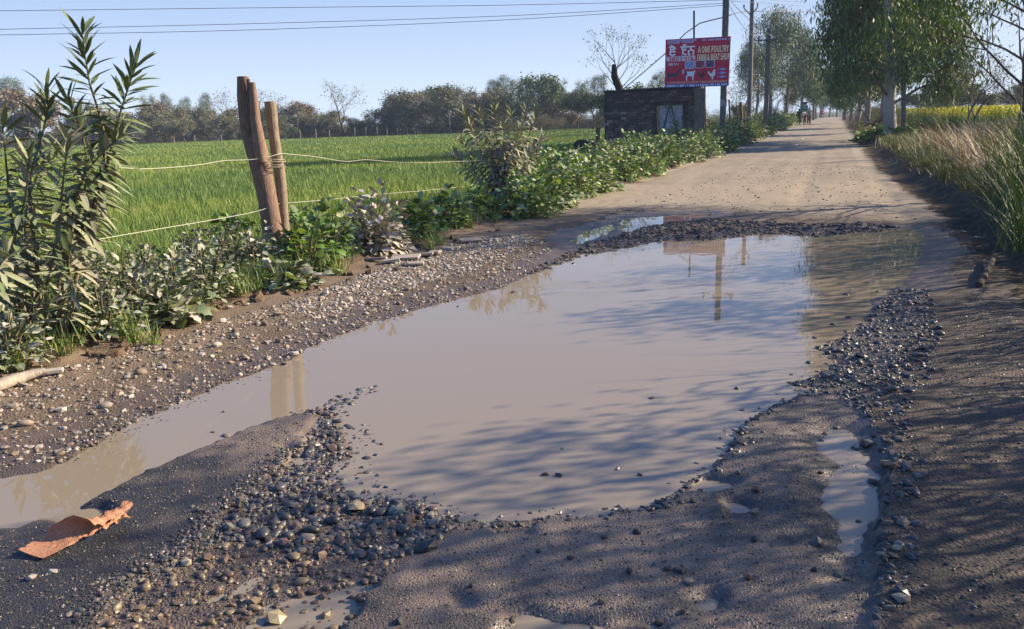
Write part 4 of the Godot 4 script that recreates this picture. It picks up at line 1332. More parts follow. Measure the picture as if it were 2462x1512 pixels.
	for i in 330:
		var p := at(rf(-250, 1480), 330, rf(112, 126))
		places.append(Transform3D(Basis.from_euler(Vector3(0, rf(0, TAU), 0)).scaled(Vector3(1.5, rf(0.5, 1.1), 1.5)), Vector3(p.x, -0.2, field_end(p.x) - rf(1.0, 9.0))))
		tints.append(vary(Color(0.85, 0.8, 0.75), 0.2))
	var u := many("undergrowth", bushes[1], M.far_leaf, places, tints)
	tag(u, "low dark undergrowth along the foot of the treeline", "undergrowth")
	# gums and thickets on both sides of the far road
	var g4 := [Color(0.085, 0.125, 0.035), Color(0.12, 0.17, 0.04), Color(0.17, 0.22, 0.05), Color(0.055, 0.08, 0.03)]
	K["big"] = gum_tree(401, 13.0, 52000, 0.3, g4, Vector3(-0.09, 0, 0.02), Color(0.6, 0.58, 0.55), 0.12, 0.85, 34)
	K["mid"] = gum_tree(402, 12.0, 26000, 0.32, g4, Vector3(0.06, 0, 0), Color(0.4, 0.36, 0.32), 0.16, 0.85, 28)
	K["airy"] = gum_tree(403, 11.0, 11000, 0.32, gumleaf, Vector3(0.02, 0, 0.05), Color(0.24, 0.21, 0.18), 0.22, 1.25, 24)
	K["near"] = gum_tree(404, 7.0, 11000, 0.2, [Color(0.13, 0.18, 0.035), Color(0.22, 0.25, 0.05), Color(0.09, 0.13, 0.03)], Vector3(0.0, 0, 0.0), Color(0.1, 0.085, 0.075), 0.2, 1.8, 26)
	K["young"] = gum_tree(405, 7.0, 1900, 0.34, g4, Vector3.ZERO, Color(0.12, 0.1, 0.08), 0.25, 1.5, 16)
	for q in [["big", 2142, 322, 38.0, 13.0, 0.0, "big white-trunked gum leaning over the right side of the road"], ["mid", 2118, 316, 44.0, 11.5, 1.0, "gum standing just behind the big white-trunked gum"], ["mid", 2085, 300, 56.0, 10.0, 2.2, "gum on the right verge behind the brush heap"], ["big", 2062, 292, 70.0, 10.0, 4.0, "dense gum on the right verge beyond the brush heap"], ["mid", 2048, 285, 92.0, 9.5, 3.3, "gum on the right verge near the motorcycle"], ["airy", 2030, 280, 125.0, 12.0, 0.6, "distant gum at the right of the road's end"],
		["airy", 1850, 305, 92.0, 11.6, 0.4, "tall airy gum above the leaning pole"], ["airy", 1885, 300, 98.0, 10.5, 1.7, "airy gum right of the leaning pole"], ["airy", 1815, 310, 86.0, 8.0, 2.9, "shorter gum left of the leaning pole"], ["mid", 1925, 292, 112.0, 10.5, 5.1, "dark gum on the left verge above the walkers"], ["airy", 1955, 284, 132.0, 10.0, 3.8, "gum on the left verge near the bend"], ["airy", 1972, 280, 170.0, 9.0, 0.2, "pale gum beyond the bend of the road"], ["mid", 1995, 277, 190.0, 9.5, 2.0, "far gum closing the view at the road's end"], ["mid", 2012, 277, 180.0, 9.0, 4.4, "far gum right of the road's end"]]:
		var p := at(q[1], q[2], q[3])
		p.y = height(p.x, p.z) if q[3] < 150 else 0.0
		var kit: Array = K[q[0]]
		var f: float = q[4] / {"big": 13.0, "mid": 12.0, "airy": 11.0}[q[0]]
		plant_tree("gum_tree", q[6], kit, p, Vector3.ONE * f, q[5], "gums along the road", M.leaf)
	# the gum whose trunk shows at the right edge
	for q in [[2446, 360, 14.0, 0.72, 0.3, "dark-trunked gum at the upper right edge with yellow-green leaves"]]:
		var p := at(q[0], q[1], q[2])
		p.y = height(p.x, p.z)
		plant_tree("gum_tree", q[5], K["near"], p, Vector3.ONE * q[3], q[4], "gums on the near right bank", M.leaf)
	# young gums on the near bank, outside the picture: their leaves dapple the road and the water
	for q in [[6.6, 3.6, 0.42, 1.0], [5.2, 3.5, 0.34, 3.9], [10.0, 3.9, 0.4, 5.0], [12.2, 4.0, 0.42, 2.2]]:
		var p := st(q[0], q[1])
		p.y = height(p.x, p.z)
		plant_tree("young_gum_tree", "young leafy gum standing on the near right bank above the reeds", K["young"], p, Vector3.ONE * q[2], q[3], "young gums on the near right bank", M.leaf)
	# pollarded tree behind the hut: one dark trunk, whips of new shoots
	var t := Tree_.new()
	t.r.seed = 77
	t.bark = Color(0.06, 0.05, 0.045)
	t.twig = Color(0.13, 0.1, 0.08)
	var foot := at(1500, 300, 47.0)
	foot.y = 0.0
	var kn := at(1478, 150, 47.0) - foot
	t.wood.tube([Vector3(0, -0.2, 0), kn * 0.5 + Vector3(0.2, 0, 0), kn * 0.68 + Vector3(0.1, 0, 0), kn * 0.84 + Vector3(-0.12, 0, 0), kn + Vector3(-0.05, -0.1, 0)], [0.3, 0.26, 0.22, 0.2, 0.12], 9, t.bark, true, 0.2, nb)
	t.levels = 5
	t.crook = 0.14
	t.lift = 0.2
	t.angle = Vector2(0.25, 0.6)
	t.splits = Vector2i(2, 2)
	t.ratio = Vector2(0.6, 0.8)
	for i in 9:
		var a := i * 0.78
		t.grow(kn.lerp(kn * 0.55, rng.randf() * 0.8), Vector3(cos(a), rf(0.35, 1.3), sin(a) * 0.5).normalized(), 0.85, 0.028, 4)
	plant_tree("pollarded_tree", "pollarded dark-trunked tree with bare whips above the brick hut", [t.wood.mesh(), specks(t, 420, 0.14, green, 0.5, 0.35, 1.2)], foot, Vector3.ONE, 0.0, "", M.far_leaf)
	# saplings and thorn trees on the right
	for q in [[2320, 295, 27.0, 0.52, "slender sapling standing before the mustard field"], [2345, 290, 29.0, 0.45, "second slender sapling before the mustard field"]]:
		var p := at(q[0], q[1], q[2])
		p.y = height(p.x, p.z)
		plant_tree("sapling", q[4], K["bare0"], p, Vector3(0.32, q[3], 0.32), rf(0, TAU), "saplings by the mustard field", M.far_leaf)
	for q in [["scrub1", 2265, 205, 78.0, "thorn tree beyond the mustard field, nearer the pole"], ["bare1", 2375, 190, 84.0, "grey thorn tree beyond the mustard field at the right"], ["scrub2", 2320, 225, 95.0, "olive thorn tree in the middle beyond the mustard field"], ["scrub0", 2440, 215, 92.0, "thorn tree beyond the mustard field at the far right"], ["dark1", 2215, 232, 100.0, "dark tree beyond the mustard field behind the slim pole"], ["scrub1", 2500, 200, 86.0, "thorn tree past the right edge of the mustard field"]]:
		var kit: Array = K[q[0]]
		var top := at(q[1], q[2], q[3])
		var f: float = top.y / kit[2]
		plant_tree("thorn_tree", q[4], kit, Vector3(top.x, 0, top.z), Vector3(f * 1.7, f * 1.1, f * 1.7), rf(0, TAU), "thorn trees beyond the mustard field", M.far_leaf)
	# withered bushes tangled in the dry grass of the right bank
	for i in 16:
		var s := 13.0 + 0.85 * i + rf(-0.4, 0.4)
		var p := st(s, edge_right(s) + 1.7 + rf(0, 2.2))
		p.y = height(p.x, p.z) - 0.05
		var f := rf(0.13, 0.2)
		plant_tree("withered_bush", "withered brown bush tangled in the dry grass of the right bank", K["rust%d" % (i % 3)], p, Vector3(f * 1.5, f, f * 1.5), rf(0, TAU), "withered bushes on the right bank", M.far_leaf).set_meta("category", "bush")
	# dead brush heaped under the big gum
	var br := bare_tree(330, 1.0, 500, [Color(0.13, 0.09, 0.06)], 0.5)
	var bp := at(2105, 312, 42.0)
	bp.y = height(bp.x, bp.z)
	var heap := thing("brush_heap", "tangled heap of dead brown brush beside the big gum", "brush heap", bp)
	for i in 5:
		put(br[0], "branch", M.bark, heap, Transform3D(Basis.from_euler(Vector3(rf(0.6, 1.4), i * 1.3, 0)).scaled(Vector3(0.6, 0.5, 0.6)), Vector3(rf(-0.5, 0.5), 0.5, rf(-0.5, 0.5))))
	for q in [[2085, 318, 40.0, "low green plant below the brush heap"], [2118, 320, 38.5, "broad-leaved plant left of the big gum's foot"], [2160, 330, 36.0, "low green plant at the slim pole's foot"]]:
		var p := at(q[0], q[1], q[2])
		p.y = height(p.x, p.z)
		mound("weed", q[3], p, Vector3(0.9, 0.55, 0.6), 260, 0.2, "lobed", [Color(0.13, 0.22, 0.04), Color(0.18, 0.26, 0.06)], M.leaf, 0, "plants under the big gum")
	# thicket at the foot of the gums along both far verges
	places = []
	tints = []
	for i in 120:
		var s := rf(44, 150)
		var right := rng.randf() < 0.5
		var p := st(s, (3.4 + rng.randf() * 3.0) if right else (-5.6 - rng.randf() * 3.5), 0.0)
		places.append(Transform3D(Basis.from_euler(Vector3(0, rf(0, TAU), 0)).scaled(Vector3(0.9, rf(0.4, 0.8), 0.9)), p))
		tints.append(vary(Color(0.9, 1.1, 0.8), 0.25))
	tag(many("undergrowth", bushes[1], M.far_leaf, places, tints), "leafy thicket along the verges of the far road", "undergrowth")
# ---------------------------------------------------------------- fence, poles, wires
func pole_thing(called: String, label: String, category: String, pts: Array, radii: Array, sides: int, col: Color, mat: Material, group := "", wob := 0.0) -> Node3D:
	var base: Vector3 = pts[0]
	var local := []
	for p in pts:
		local.append((p as Vector3) - base)
	var path := curve(local, maxi(6, pts.size() * 3)) if pts.size() > 2 else local
	var rad := []
	for i in path.size():
		var f := float(i) / (path.size() - 1) * (radii.size() - 1)
		var k := mini(int(f), radii.size() - 2)
		rad.append(lerpf(radii[k], radii[k + 1], f - k))
	var mb := MB.new()
	mb.tube(path, rad, sides, col, true, wob, nb if wob > 0.0 else null)
	var o := put(mb.mesh(), called, mat, null, Transform3D(Basis(), base))
	return tag(o, label, category, group)

func make_fence() -> void:
	# the forked log: two limbs that grow into one
	var b := at(668, 660, 9.3)
	var post := thing("fence_post", "thick forked log post with a split broken top", "fence post", b)
	var col := Color(0.36, 0.25, 0.19)
	var mb := MB.new()
	var body := []
	for q in [[612, 330], [618, 360], [624, 390], [633, 430], [641, 470], [648, 510], [655, 560], [662, 610], [668, 650], [671, 690]]:
		body.append(at(q[0], q[1], 9.3) - b)
	mb.tube(body, [0.102, 0.11, 0.116, 0.112, 0.108, 0.108, 0.112, 0.116, 0.12, 0.125], 18, col, true, 0.1, nb)
	put(mb.mesh(), "trunk", M.wood, post)
	mb = MB.new()
	var a := []
	for q in [[584, 184], [588, 230], [594, 280], [603, 330], [613, 375]]:
		a.append(at(q[0], q[1], 9.31) - b)
	mb.tube(a, [0.062, 0.082, 0.088, 0.092, 0.085], 14, col * 0.9, true, 0.16, nb)
	put(mb.mesh(), "limb", M.wood, post)
	mb = MB.new()
	a = []
	for q in [[606, 198], [610, 240], [614, 290], [622, 340], [630, 390]]:
		a.append(at(q[0], q[1], 9.2) - b)
	mb.tube(a, [0.034, 0.046, 0.056, 0.07, 0.06], 12, col * 1.12, true, 0.16, nb)
	put(mb.mesh(), "limb", M.wood, post)
	mb = MB.new()
	a = []
	for q in [[597, 190], [600, 240], [606, 300], [612, 330]]:
		a.append(at(q[0], q[1], 9.24) - b)
	mb.tube(a, [0.02, 0.026, 0.03, 0.03], 8, col * 0.8, true, 0.3, nb)
	put(mb.mesh(), "splinter", M.wood, post)
	pole_thing("fence_post", "thinner grey pole tied behind the forked log post", "fence post", [at(694, 665, 9.45), at(684, 560, 9.45), at(674, 430, 9.45), at(660, 340, 9.45), at(649, 244, 9.45)], [0.056, 0.058, 0.06, 0.06, 0.066], 12, Color(0.42, 0.35, 0.26), M.wood, "", 0.1)
	# the short concrete post inside the second oleander
	mb = MB.new()
	var p0 := at(1229, 505, 14.9)
	var h := at(1229, 340, 14.9).y - p0.y
	mb.cbox(Vector3(0.17, h, 0.14), 0.015, Color(0.42, 0.36, 0.29), Transform3D(Basis(), Vector3(0, h / 2, 0)))
	tag(put(mb.mesh(), "fence_post", M.concrete, null, Transform3D(Basis.from_euler(Vector3(0, 0.3, 0.02)), p0)), "short pale concrete fence post inside the oleander", "fence post")
	# stakes along the fence line further on
	for q in [[1289, 395, 1289, 332, 24.0, 0.1, Color(0.14, 0.11, 0.085), "dark round stub behind the concrete post"], [1438, 375, 1438, 308, 33.0, 0.1, Color(0.15, 0.12, 0.09), "dark stub post left of the brick hut"], [1586, 370, 1582, 255, 36.0, 0.075, Color(0.38, 0.31, 0.17), "straight yellowish stake before the white door panel"], [1566, 330, 1560, 268, 38.0, 0.035, Color(0.25, 0.2, 0.15), "thin crooked stick left of the yellowish stake"], [1781, 345, 1780, 245, 46.0, 0.09, Color(0.24, 0.21, 0.18), "grey stake right of the thick concrete pole"], [1760, 345, 1752, 239, 44.0, 0.05, Color(0.34, 0.26, 0.18), "crooked thin stake beside the thick concrete pole"], [1697, 345, 1694, 205, 45.0, 0.075, Color(0.6, 0.57, 0.5), "white-painted post at the right end of the brick hut"]]:
		var foot := at(q[0], q[1], q[4])
		foot.y = minf(foot.y, 0.0)
		var top := at(q[2], q[3], q[4])
		pole_thing("fence_stake", q[7], "stake", [foot, foot.lerp(top, 0.35) + Vector3(rf(-0.03, 0.03), 0, 0), foot.lerp(top, 0.7) + Vector3(rf(-0.03, 0.03), 0, 0), top], [q[5], q[5] * 0.95, q[5] * 0.9, q[5] * 0.85], 9, q[6], M.wood, "stakes along the road fence", 0.12)
	# wires strung from the oleander past the posts
	var wcol := Color(0.42, 0.4, 0.3)
	for w in [
		[[[285, 402, 6.9], [330, 406, 7.2], [390, 404, 7.6], [440, 400, 7.9], [480, 396, 8.2], [540, 386, 8.7], [600, 384, 9.1], [640, 379, 9.17], [672, 369, 9.3], [700, 371, 9.7], [760, 377, 10.4], [830, 388, 11.4], [880, 384, 12.0], [940, 389, 12.8], [1000, 391, 13.0], [1080, 389, 13.8], [1160, 386, 14.4], [1222, 384, 14.75]], "top fence wire with bends, tied to the posts"],
		[[[200, 582, 6.2], [330, 559, 7.0], [480, 534, 8.0], [600, 512, 9.0], [640, 501, 9.17], [668, 490, 9.35], [780, 481, 10.6], [900, 468, 12.0], [1010, 459, 13.1], [1130, 447, 14.2], [1220, 437, 14.8]], "middle fence wire passing the posts"],
		[[[200, 735, 6.3], [330, 692, 7.2], [500, 647, 8.2], [600, 626, 9.0], [650, 614, 9.16], [690, 604, 9.5], [860, 569, 11.5], [1010, 540, 12.9], [1150, 512, 14.2], [1222, 498, 14.8]], "lowest fence wire running through the weeds"],
		[[[1236, 372, 15.0], [1270, 376, 17.0], [1330, 371, 22.0], [1390, 358, 28.0], [1437, 338, 32.8], [1500, 336, 34.5], [1583, 330, 36.0]], "wire sagging from the concrete post to the dark stub"],
	]:
		var pts := []
		for q in w[0]:
			pts.append(at(q[0], q[1], q[2]))
		var path := curve(pts, pts.size() * 4)
		var rad := []
		for p in path:
			rad.append(0.0036)
		mb = MB.new()
		mb.tube(path, rad, 5, wcol)
		tag(put(mb.mesh(), "fence_wire", M.wire), w[1], "wire", "fence wires")
	# twists of wire round the log
	for q in [[383, "upper wire twist binding the two posts"], [396, "lower wire twist binding the two posts"]]:
		mb = MB.new()
		var ring := []
		var rad := []
		var c0 := at(645, q[0], 9.36)
		for i in 29:
			var an := TAU * i / 14.0
			ring.append(c0 + Vector3(cos(an) * 0.19, 0.012 * sin(an * 0.5 + 1.0) - 0.02 * cos(an), sin(an) * 0.15))
			rad.append(0.004)
		ring.append(c0 + Vector3(0.27, 0.03, 0.1))
		rad.append(0.003)
		mb.tube(ring, rad, 5, Color(0.4, 0.32, 0.22))
		tag(put(mb.mesh(), "wire_tie", M.wire), q[1], "wire")
	# little posts at the far side of the field
	var k := 0
	for q in [[534, 350], [594, 347], [678, 341], [723, 341], [760, 337], [793, 336], [853, 334], [880, 332], [907, 331], [931, 330], [956, 329], [980, 328], [998, 327], [420, 356], [470, 353]]:
		var f := at(q[0], q[1], 112.0)
		f.y = 0.0
		var hh := rf(1.0, 1.5)
		pole_thing("far_fence_post", "small grey post of the fence along the far field edge", "fence post", [f, f + Vector3(rf(-0.06, 0.06), hh, 0)], [0.07, 0.06], 6, Color(0.4, 0.36, 0.3), M.wood, "posts along the far field edge")
		k += 1
	var tp := at(1084, 322, 112.0)
	tp.y = 0.0
	pole_thing("far_pole", "tall thin pole at the far field edge left of the stub-post oleander", "pole", [tp, tp + Vector3(-0.2, 3.4, 0)], [0.07, 0.05], 6, Color(0.3, 0.27, 0.22), M.wood)

func wire(label: String, pts: Array, r: float, sag := 0.0) -> void:
	var world := []
	for q in pts:
		world.append(at(q[0], q[1], q[2]))
	var path := curve(world, 40)
	var rad := []
	for i in path.size():
		rad.append(r)
		var f := float(i) / (path.size() - 1)
		path[i] = path[i] - Vector3(0, sag * 4.0 * f * (1.0 - f), 0)
	var mb := MB.new()
	mb.tube(path, rad, 5, Color(0.06, 0.06, 0.065))
	tag(put(mb.mesh(), "overhead_wire", M.wire), label, "wire", "overhead wires")

func insulator(parent: Node3D, p: Vector3) -> void:
	var mb := MB.new()
	mb.lathe([Vector2(0.0, 0.0), Vector2(0.03, 0.0), Vector2(0.03, 0.06), Vector2(0.075, 0.09), Vector2(0.05, 0.13), Vector2(0.07, 0.17), Vector2(0.03, 0.24), Vector2(0.0, 0.25)], 8, Color(0.12, 0.1, 0.09), Transform3D(Basis(), p))
	put(mb.mesh(), "insulator", M.metal, parent)

func make_poles() -> void:
	var grey := Color(0.22, 0.215, 0.2)
	# thick square pole that carries the signboard
	var b := at(1738, 352, 39.0)
	b.y = 0.05
	var top := at(1743.5, 0, 39.0)
	var up := (top - b).normalized()
	var pole := thing("concrete_pole", "thick square concrete pole rising behind the red signboard", "pole", b)
	var bas := Basis(Vector3(1, 0, 0), up, Vector3(0, 0, 1)).orthonormalized()
	bas = bas.rotated(up, -0.38)
	var mb := MB.new()
	mb.cbox(Vector3(0.27, 8.4, 0.22), 0.02, grey, Transform3D(bas, up * 4.1))
	put(mb.mesh(), "shaft", M.concrete, pole)
	mb = MB.new()
	mb.cbox(Vector3(0.285, 0.3, 0.235), 0.01, Color(0.42, 0.42, 0.4), Transform3D(bas, up * 2.05))
	put(mb.mesh(), "poster_scrap", M.paint, pole)
	mb = MB.new()
	mb.cbox(Vector3(0.285, 0.06, 0.235), 0.01, Color(0.3, 0.16, 0.15), Transform3D(bas, up * 1.2))
	put(mb.mesh(), "painted_band", M.paint, pole)
	mb = MB.new()
	mb.cbox(Vector3(1.5, 0.08, 0.08), 0.01, Color(0.1, 0.1, 0.1), Transform3D(bas, up * 6.95))
	put(mb.mesh(), "crossarm", M.metal, pole)
	for x in [-0.65, -0.2, 0.65]:
		insulator(pole, up * 6.98 + bas.x * x)
	# second pole with a V bracket
	b = at(1799, 330, 60.0)
	b.y = 0.05
	top = at(1808.5, -10, 60.0)
	pole = thing("concrete_pole", "slimmer grey pole with a V-shaped insulator bracket", "pole", b)
	up = (top - b).normalized()
	mb = MB.new()
	mb.tube([Vector3.ZERO, (top - b) * 0.5, top - b], [0.19, 0.165, 0.14], 10, Color(0.3, 0.28, 0.25))
	put(mb.mesh(), "shaft", M.concrete, pole)
	var v0 := at(1804, 38, 60.0) - b
	for q in [[1788, 20], [1821, 16]]:
		var e := at(q[0], q[1], 59.8) - b
		mb = MB.new()
		mb.tube([v0 + Vector3(0, 0, 0.12), e], [0.045, 0.04], 6, Color(0.1, 0.1, 0.1))
		put(mb.mesh(), "bracket_arm", M.metal, pole)
		insulator(pole, e)
	# third pole, leaning, with a crossarm
	b = at(1830, 318, 54.0)
	b.y = 0.0
	top = at(1857, 68, 54.0)
	pole = thing("concrete_pole", "leaning pole with a crossarm and one sunlit side", "pole", b)
	up = (top - b).normalized()
	bas = Basis(Vector3(1, 0, 0), up, Vector3(0, 0, 1)).orthonormalized().rotated(up, -0.2)
	mb = MB.new()
	mb.cbox(Vector3(0.26, (top - b).length(), 0.2), 0.02, Color(0.27, 0.24, 0.21), Transform3D(bas, (top - b) * 0.5))
	put(mb.mesh(), "shaft", M.concrete, pole)
	mb = MB.new()
	mb.cbox(Vector3(1.35, 0.09, 0.09), 0.01, Color(0.09, 0.09, 0.09), Transform3D(Basis.from_euler(Vector3(0, 0, 0.03)), at(1845, 96, 53.85) - b))
	put(mb.mesh(), "crossarm", M.metal, pole)
	for x in [1824, 1867]:
		insulator(pole, at(x, 95, 53.85) - b)
	# slim pole beside the big gum
	b = at(2172, 328, 36.0)
	b.y = 0.3
	pole_thing("concrete_pole", "slim grey pole standing beside the big white-trunked gum", "pole", [b, at(2172, 40, 36.0)], [0.1, 0.085], 8, Color(0.22, 0.2, 0.19), M.concrete)
	# black pipe behind the signboard
	pole_thing("steel_pipe", "thin black pipe sticking up behind the signboard", "pipe", [at(1668, 215, 40.6), at(1668, 26, 40.6)], [0.045, 0.045], 8, Color(0.03, 0.03, 0.035), M.metal)
	# two more poles far along the left verge
	for q in [[1892, 300, 1893, 150, 105.0, "distant pole on the left verge, nearer one"], [1961, 283, 1962, 190, 150.0, "distant pole on the left verge near the bend"]]:
		var f := at(q[0], q[1], q[4])
		f.y = 0.0
		pole_thing("concrete_pole", q[5], "pole", [f, at(q[2], q[3], q[4])], [0.15, 0.11], 8, Color(0.25, 0.23, 0.21), M.concrete)
	wire("topmost of the three wires crossing the sky", [[-400, 30, 33], [0, 26, 34], [600, 19, 36], [1230, 12, 38], [1737, 0, 39]], 0.011)
	wire("middle one of the three wires crossing the sky", [[-400, 79, 33], [0, 70.5, 34], [600, 57, 36], [1230, 37.5, 38], [1737, 8, 39]], 0.011)
	wire("lowest of the three wires crossing the sky", [[-400, 91, 33], [0, 84, 34], [600, 72, 36], [1230, 47, 38], [1737, 13, 39]], 0.011)
	wire("thick black cable sagging from the roof to the poles", [[1493, 219, 45], [1593, 134, 41.5], [1638, 91, 40.8], [1667, 62, 40.6], [1737, 42, 39.2], [1802, 27, 59.6], [1933, 28, 75], [2010, 24, 80]], 0.026)
	wire("wire from the thick pole to the leaning pole's left insulator", [[1750, 8, 39], [1824, 92, 53.8]], 0.012, 0.3)
	wire("wire from the thick pole to the leaning pole's right insulator", [[1758, 4, 39], [1867, 92, 53.8]], 0.012, 0.2)
	wire("wire running right from the V bracket into the trees", [[1750, 2, 39], [1821, 6, 59.8], [1935, 15, 75]], 0.013)
	wire("wire running right along the top into the gum", [[1745, -8, 39], [1850, 0, 60], [1940, 6, 75]], 0.013)

# ---------------------------------------------------------------- hut and signboard
func make_hut() -> void:
	var r := Vector3(9.5, 0, -42.0)
	var back := Vector3(ROAD.x, 0, ROAD.y)
	var left := Vector3(-ACROSS.x, 0, -ACROSS.y)
	var hut := thing("brick_hut", "small dark brick hut with a white door panel behind the hedge", "hut", r)
	var bas := Basis(-left, Vector3.UP, -back)      # x towards the road, z towards the viewer
	var W := 4.64
	var H := 2.92
	var mb := MB.new()
	# mortar body, set back behind the brick faces
	var dl := 1.86
	var dr := 0.56
	var dt := 2.18
	for q in [[-W + 0.02, -dl, -0.2, H - 0.03], [-dr, -0.02, -0.2, H - 0.03], [-dl, -dr, dt, H - 0.03]]:
		mb.box(Vector3(q[0], q[2], -0.24), Vector3(q[1], q[3], -0.015), Color(0.1, 0.085, 0.075), Transform3D(bas, Vector3.ZERO))
	put(mb.mesh(), "wall", M.brick, hut)
	var shapes := []
	for k in 6:
		mb = MB.new()
		var keep := Vector3(0.288 * rf(0.97, 1.0), 0.122 * rf(0.95, 1.02), 0.1 * rf(0.95, 1.1))
		mb.cbox(keep, 0.008, [Color(0.25, 0.17, 0.145), Color(0.2, 0.145, 0.13), Color(0.17, 0.14, 0.13), Color(0.3, 0.22, 0.19), Color(0.13, 0.115, 0.11), Color(0.5, 0.42, 0.37)][k])
		shapes.append(mb.mesh())
	for j in 21:
		var y := -0.03 + 0.137 * (j + 0.5)
		for i in 16:
			var x := -0.15 - 0.3 * i - (0.15 if j % 2 else 0.0)
			if x < -W + 0.1:
				continue
			if y < dt + 0.06 and x > -dl - 0.14 and x < -dr + 0.14:
				continue
			var k := rng.randi() % 5 if rng.randf() < 0.97 else 5
			if y > 2.0 and rng.randf() < 0.5:
				k = 4
			put(shapes[k], "brick", M.brick, hut, Transform3D(bas * Basis.from_euler(Vector3(rf(-0.02, 0.02), 0, rf(-0.015, 0.015))), bas * Vector3(x, y, -0.045 + rf(-0.008, 0.008))))
	mb = MB.new()
	mb.box(Vector3(-W + 0.02, -0.2, -3.4), Vector3(-W + 0.25, H - 0.03, -0.25), Color(0.13, 0.085, 0.07), Transform3D(bas, Vector3.ZERO))
	mb.box(Vector3(-0.25, -0.2, -3.4), Vector3(-0.02, H - 0.03, -0.25), Color(0.2, 0.13, 0.1), Transform3D(bas, Vector3.ZERO))
	mb.box(Vector3(-W + 0.26, -0.2, -3.4), Vector3(-0.26, H - 0.03, -3.17), Color(0.13, 0.085, 0.07), Transform3D(bas, Vector3.ZERO))
	put(mb.mesh(), "side_wall", M.brick, hut)
	mb = MB.new()
	mb.cbox(Vector3(W + 0.06, 0.09, 3.5), 0.02, Color(0.1, 0.09, 0.08), Transform3D(bas * Basis.from_euler(Vector3(0, 0, 0.012)), bas * Vector3(-W / 2, H + 0.04, -1.7)))
	put(mb.mesh(), "roof", M.concrete, hut)
	mb = MB.new()
	mb.cbox(Vector3(dl - dr + 0.3, 0.1, 0.16), 0.01, Color(0.07, 0.065, 0.06), Transform3D(bas, bas * Vector3(-(dl + dr) / 2, dt + 0.02, -0.06)))
	put(mb.mesh(), "lintel", M.concrete, hut)
	var door := Node3D.new()
	door.name = "door"
	hut.add_child(door)
	for k in 2:
		mb = MB.new()
		var w := (dl - dr) / 2 - 0.015
		mb.cbox(Vector3(w, dt - 0.04, 0.03), 0.006, Color(0.55, 0.6, 0.66), Transform3D(bas, bas * Vector3(-dl + w / 2 + 0.005 + k * (w + 0.012), dt / 2 - 0.02, -0.13)))
		put(mb.mesh(), "door_leaf", M.paint, door)
		mb = MB.new()
		var c := bas * Vector3(-(dl + dr) / 2 + (k - 0.5) * 0.62, dt / 2 - 0.02, -0.1)
		mb.cbox(Vector3(0.07, dt * 1.0, 0.025), 0.005, Color(0.02, 0.02, 0.022), Transform3D(bas * Basis.from_euler(Vector3(0, 0, 0.25 if k else -0.25)), c))
		put(mb.mesh(), "brace", M.metal, door)
	mb = MB.new()
	mb.cbox(Vector3(0.5, H + 0.02, 0.4), 0.02, Color(0.3, 0.27, 0.24), Transform3D(bas, bas * Vector3(0.26, H / 2 - 0.05, -0.1)))
	put(mb.mesh(), "pillar", M.concrete, hut)
	var cr := at(1694, 262, 43.0)
	mound("climbing_plant", "yellow-green creeper on the white-painted post beside the hut", Vector3(cr.x, 0.4, cr.z), Vector3(0.4, 1.9, 0.35), 260, 0.12, "ovate", [Color(0.25, 0.27, 0.06), Color(0.18, 0.22, 0.05)], M.leaf, 0)

class Ink:
	var im: Image
	func poly(p: PackedVector2Array, c: Color) -> void:
		var lo := Vector2(1e9, 1e9)
		var hi := -lo
		for q in p:
			lo = lo.min(q); hi = hi.max(q)
		for y in range(maxi(0, int(lo.y)), mini(im.get_height() - 1, int(hi.y) + 1) + 1):
			var xs := []
			for i in p.size():
				var a := p[i]
				var b := p[(i + 1) % p.size()]
				if (a.y <= y and b.y > y) or (b.y <= y and a.y > y):
					xs.append(a.x + (y - a.y) * (b.x - a.x) / (b.y - a.y))
			xs.sort()
			for k in range(0, xs.size() - 1, 2):
				var x0 := maxi(0, int(round(xs[k])))
				var x1 := mini(im.get_width(), int(round(xs[k + 1])))
				if x1 > x0:
					im.fill_rect(Rect2i(x0, y, x1 - x0, 1), c)
	func line(a: Vector2, b: Vector2, w: float, c: Color) -> void:
		var d := (b - a).normalized() * w * 0.5
		var n := d.orthogonal()
		poly(PackedVector2Array([a - d + n, b + d + n, b + d - n, a - d - n]), c)
	func strokes(s: Array, at_: Vector2, size: Vector2, w: float, c: Color) -> void:
		for l in s:
			for i in l.size() / 2 - 1:
				line(at_ + Vector2(l[i * 2], l[i * 2 + 1]) * size, at_ + Vector2(l[i * 2 + 2], l[i * 2 + 3]) * size, w, c)
	func shape(s: Array, at_: Vector2, size: Vector2, c: Color) -> void:
		var p := PackedVector2Array()
		for i in s.size() / 2:
			p.append(at_ + Vector2(s[i * 2], s[i * 2 + 1]) * size)
		poly(p, c)

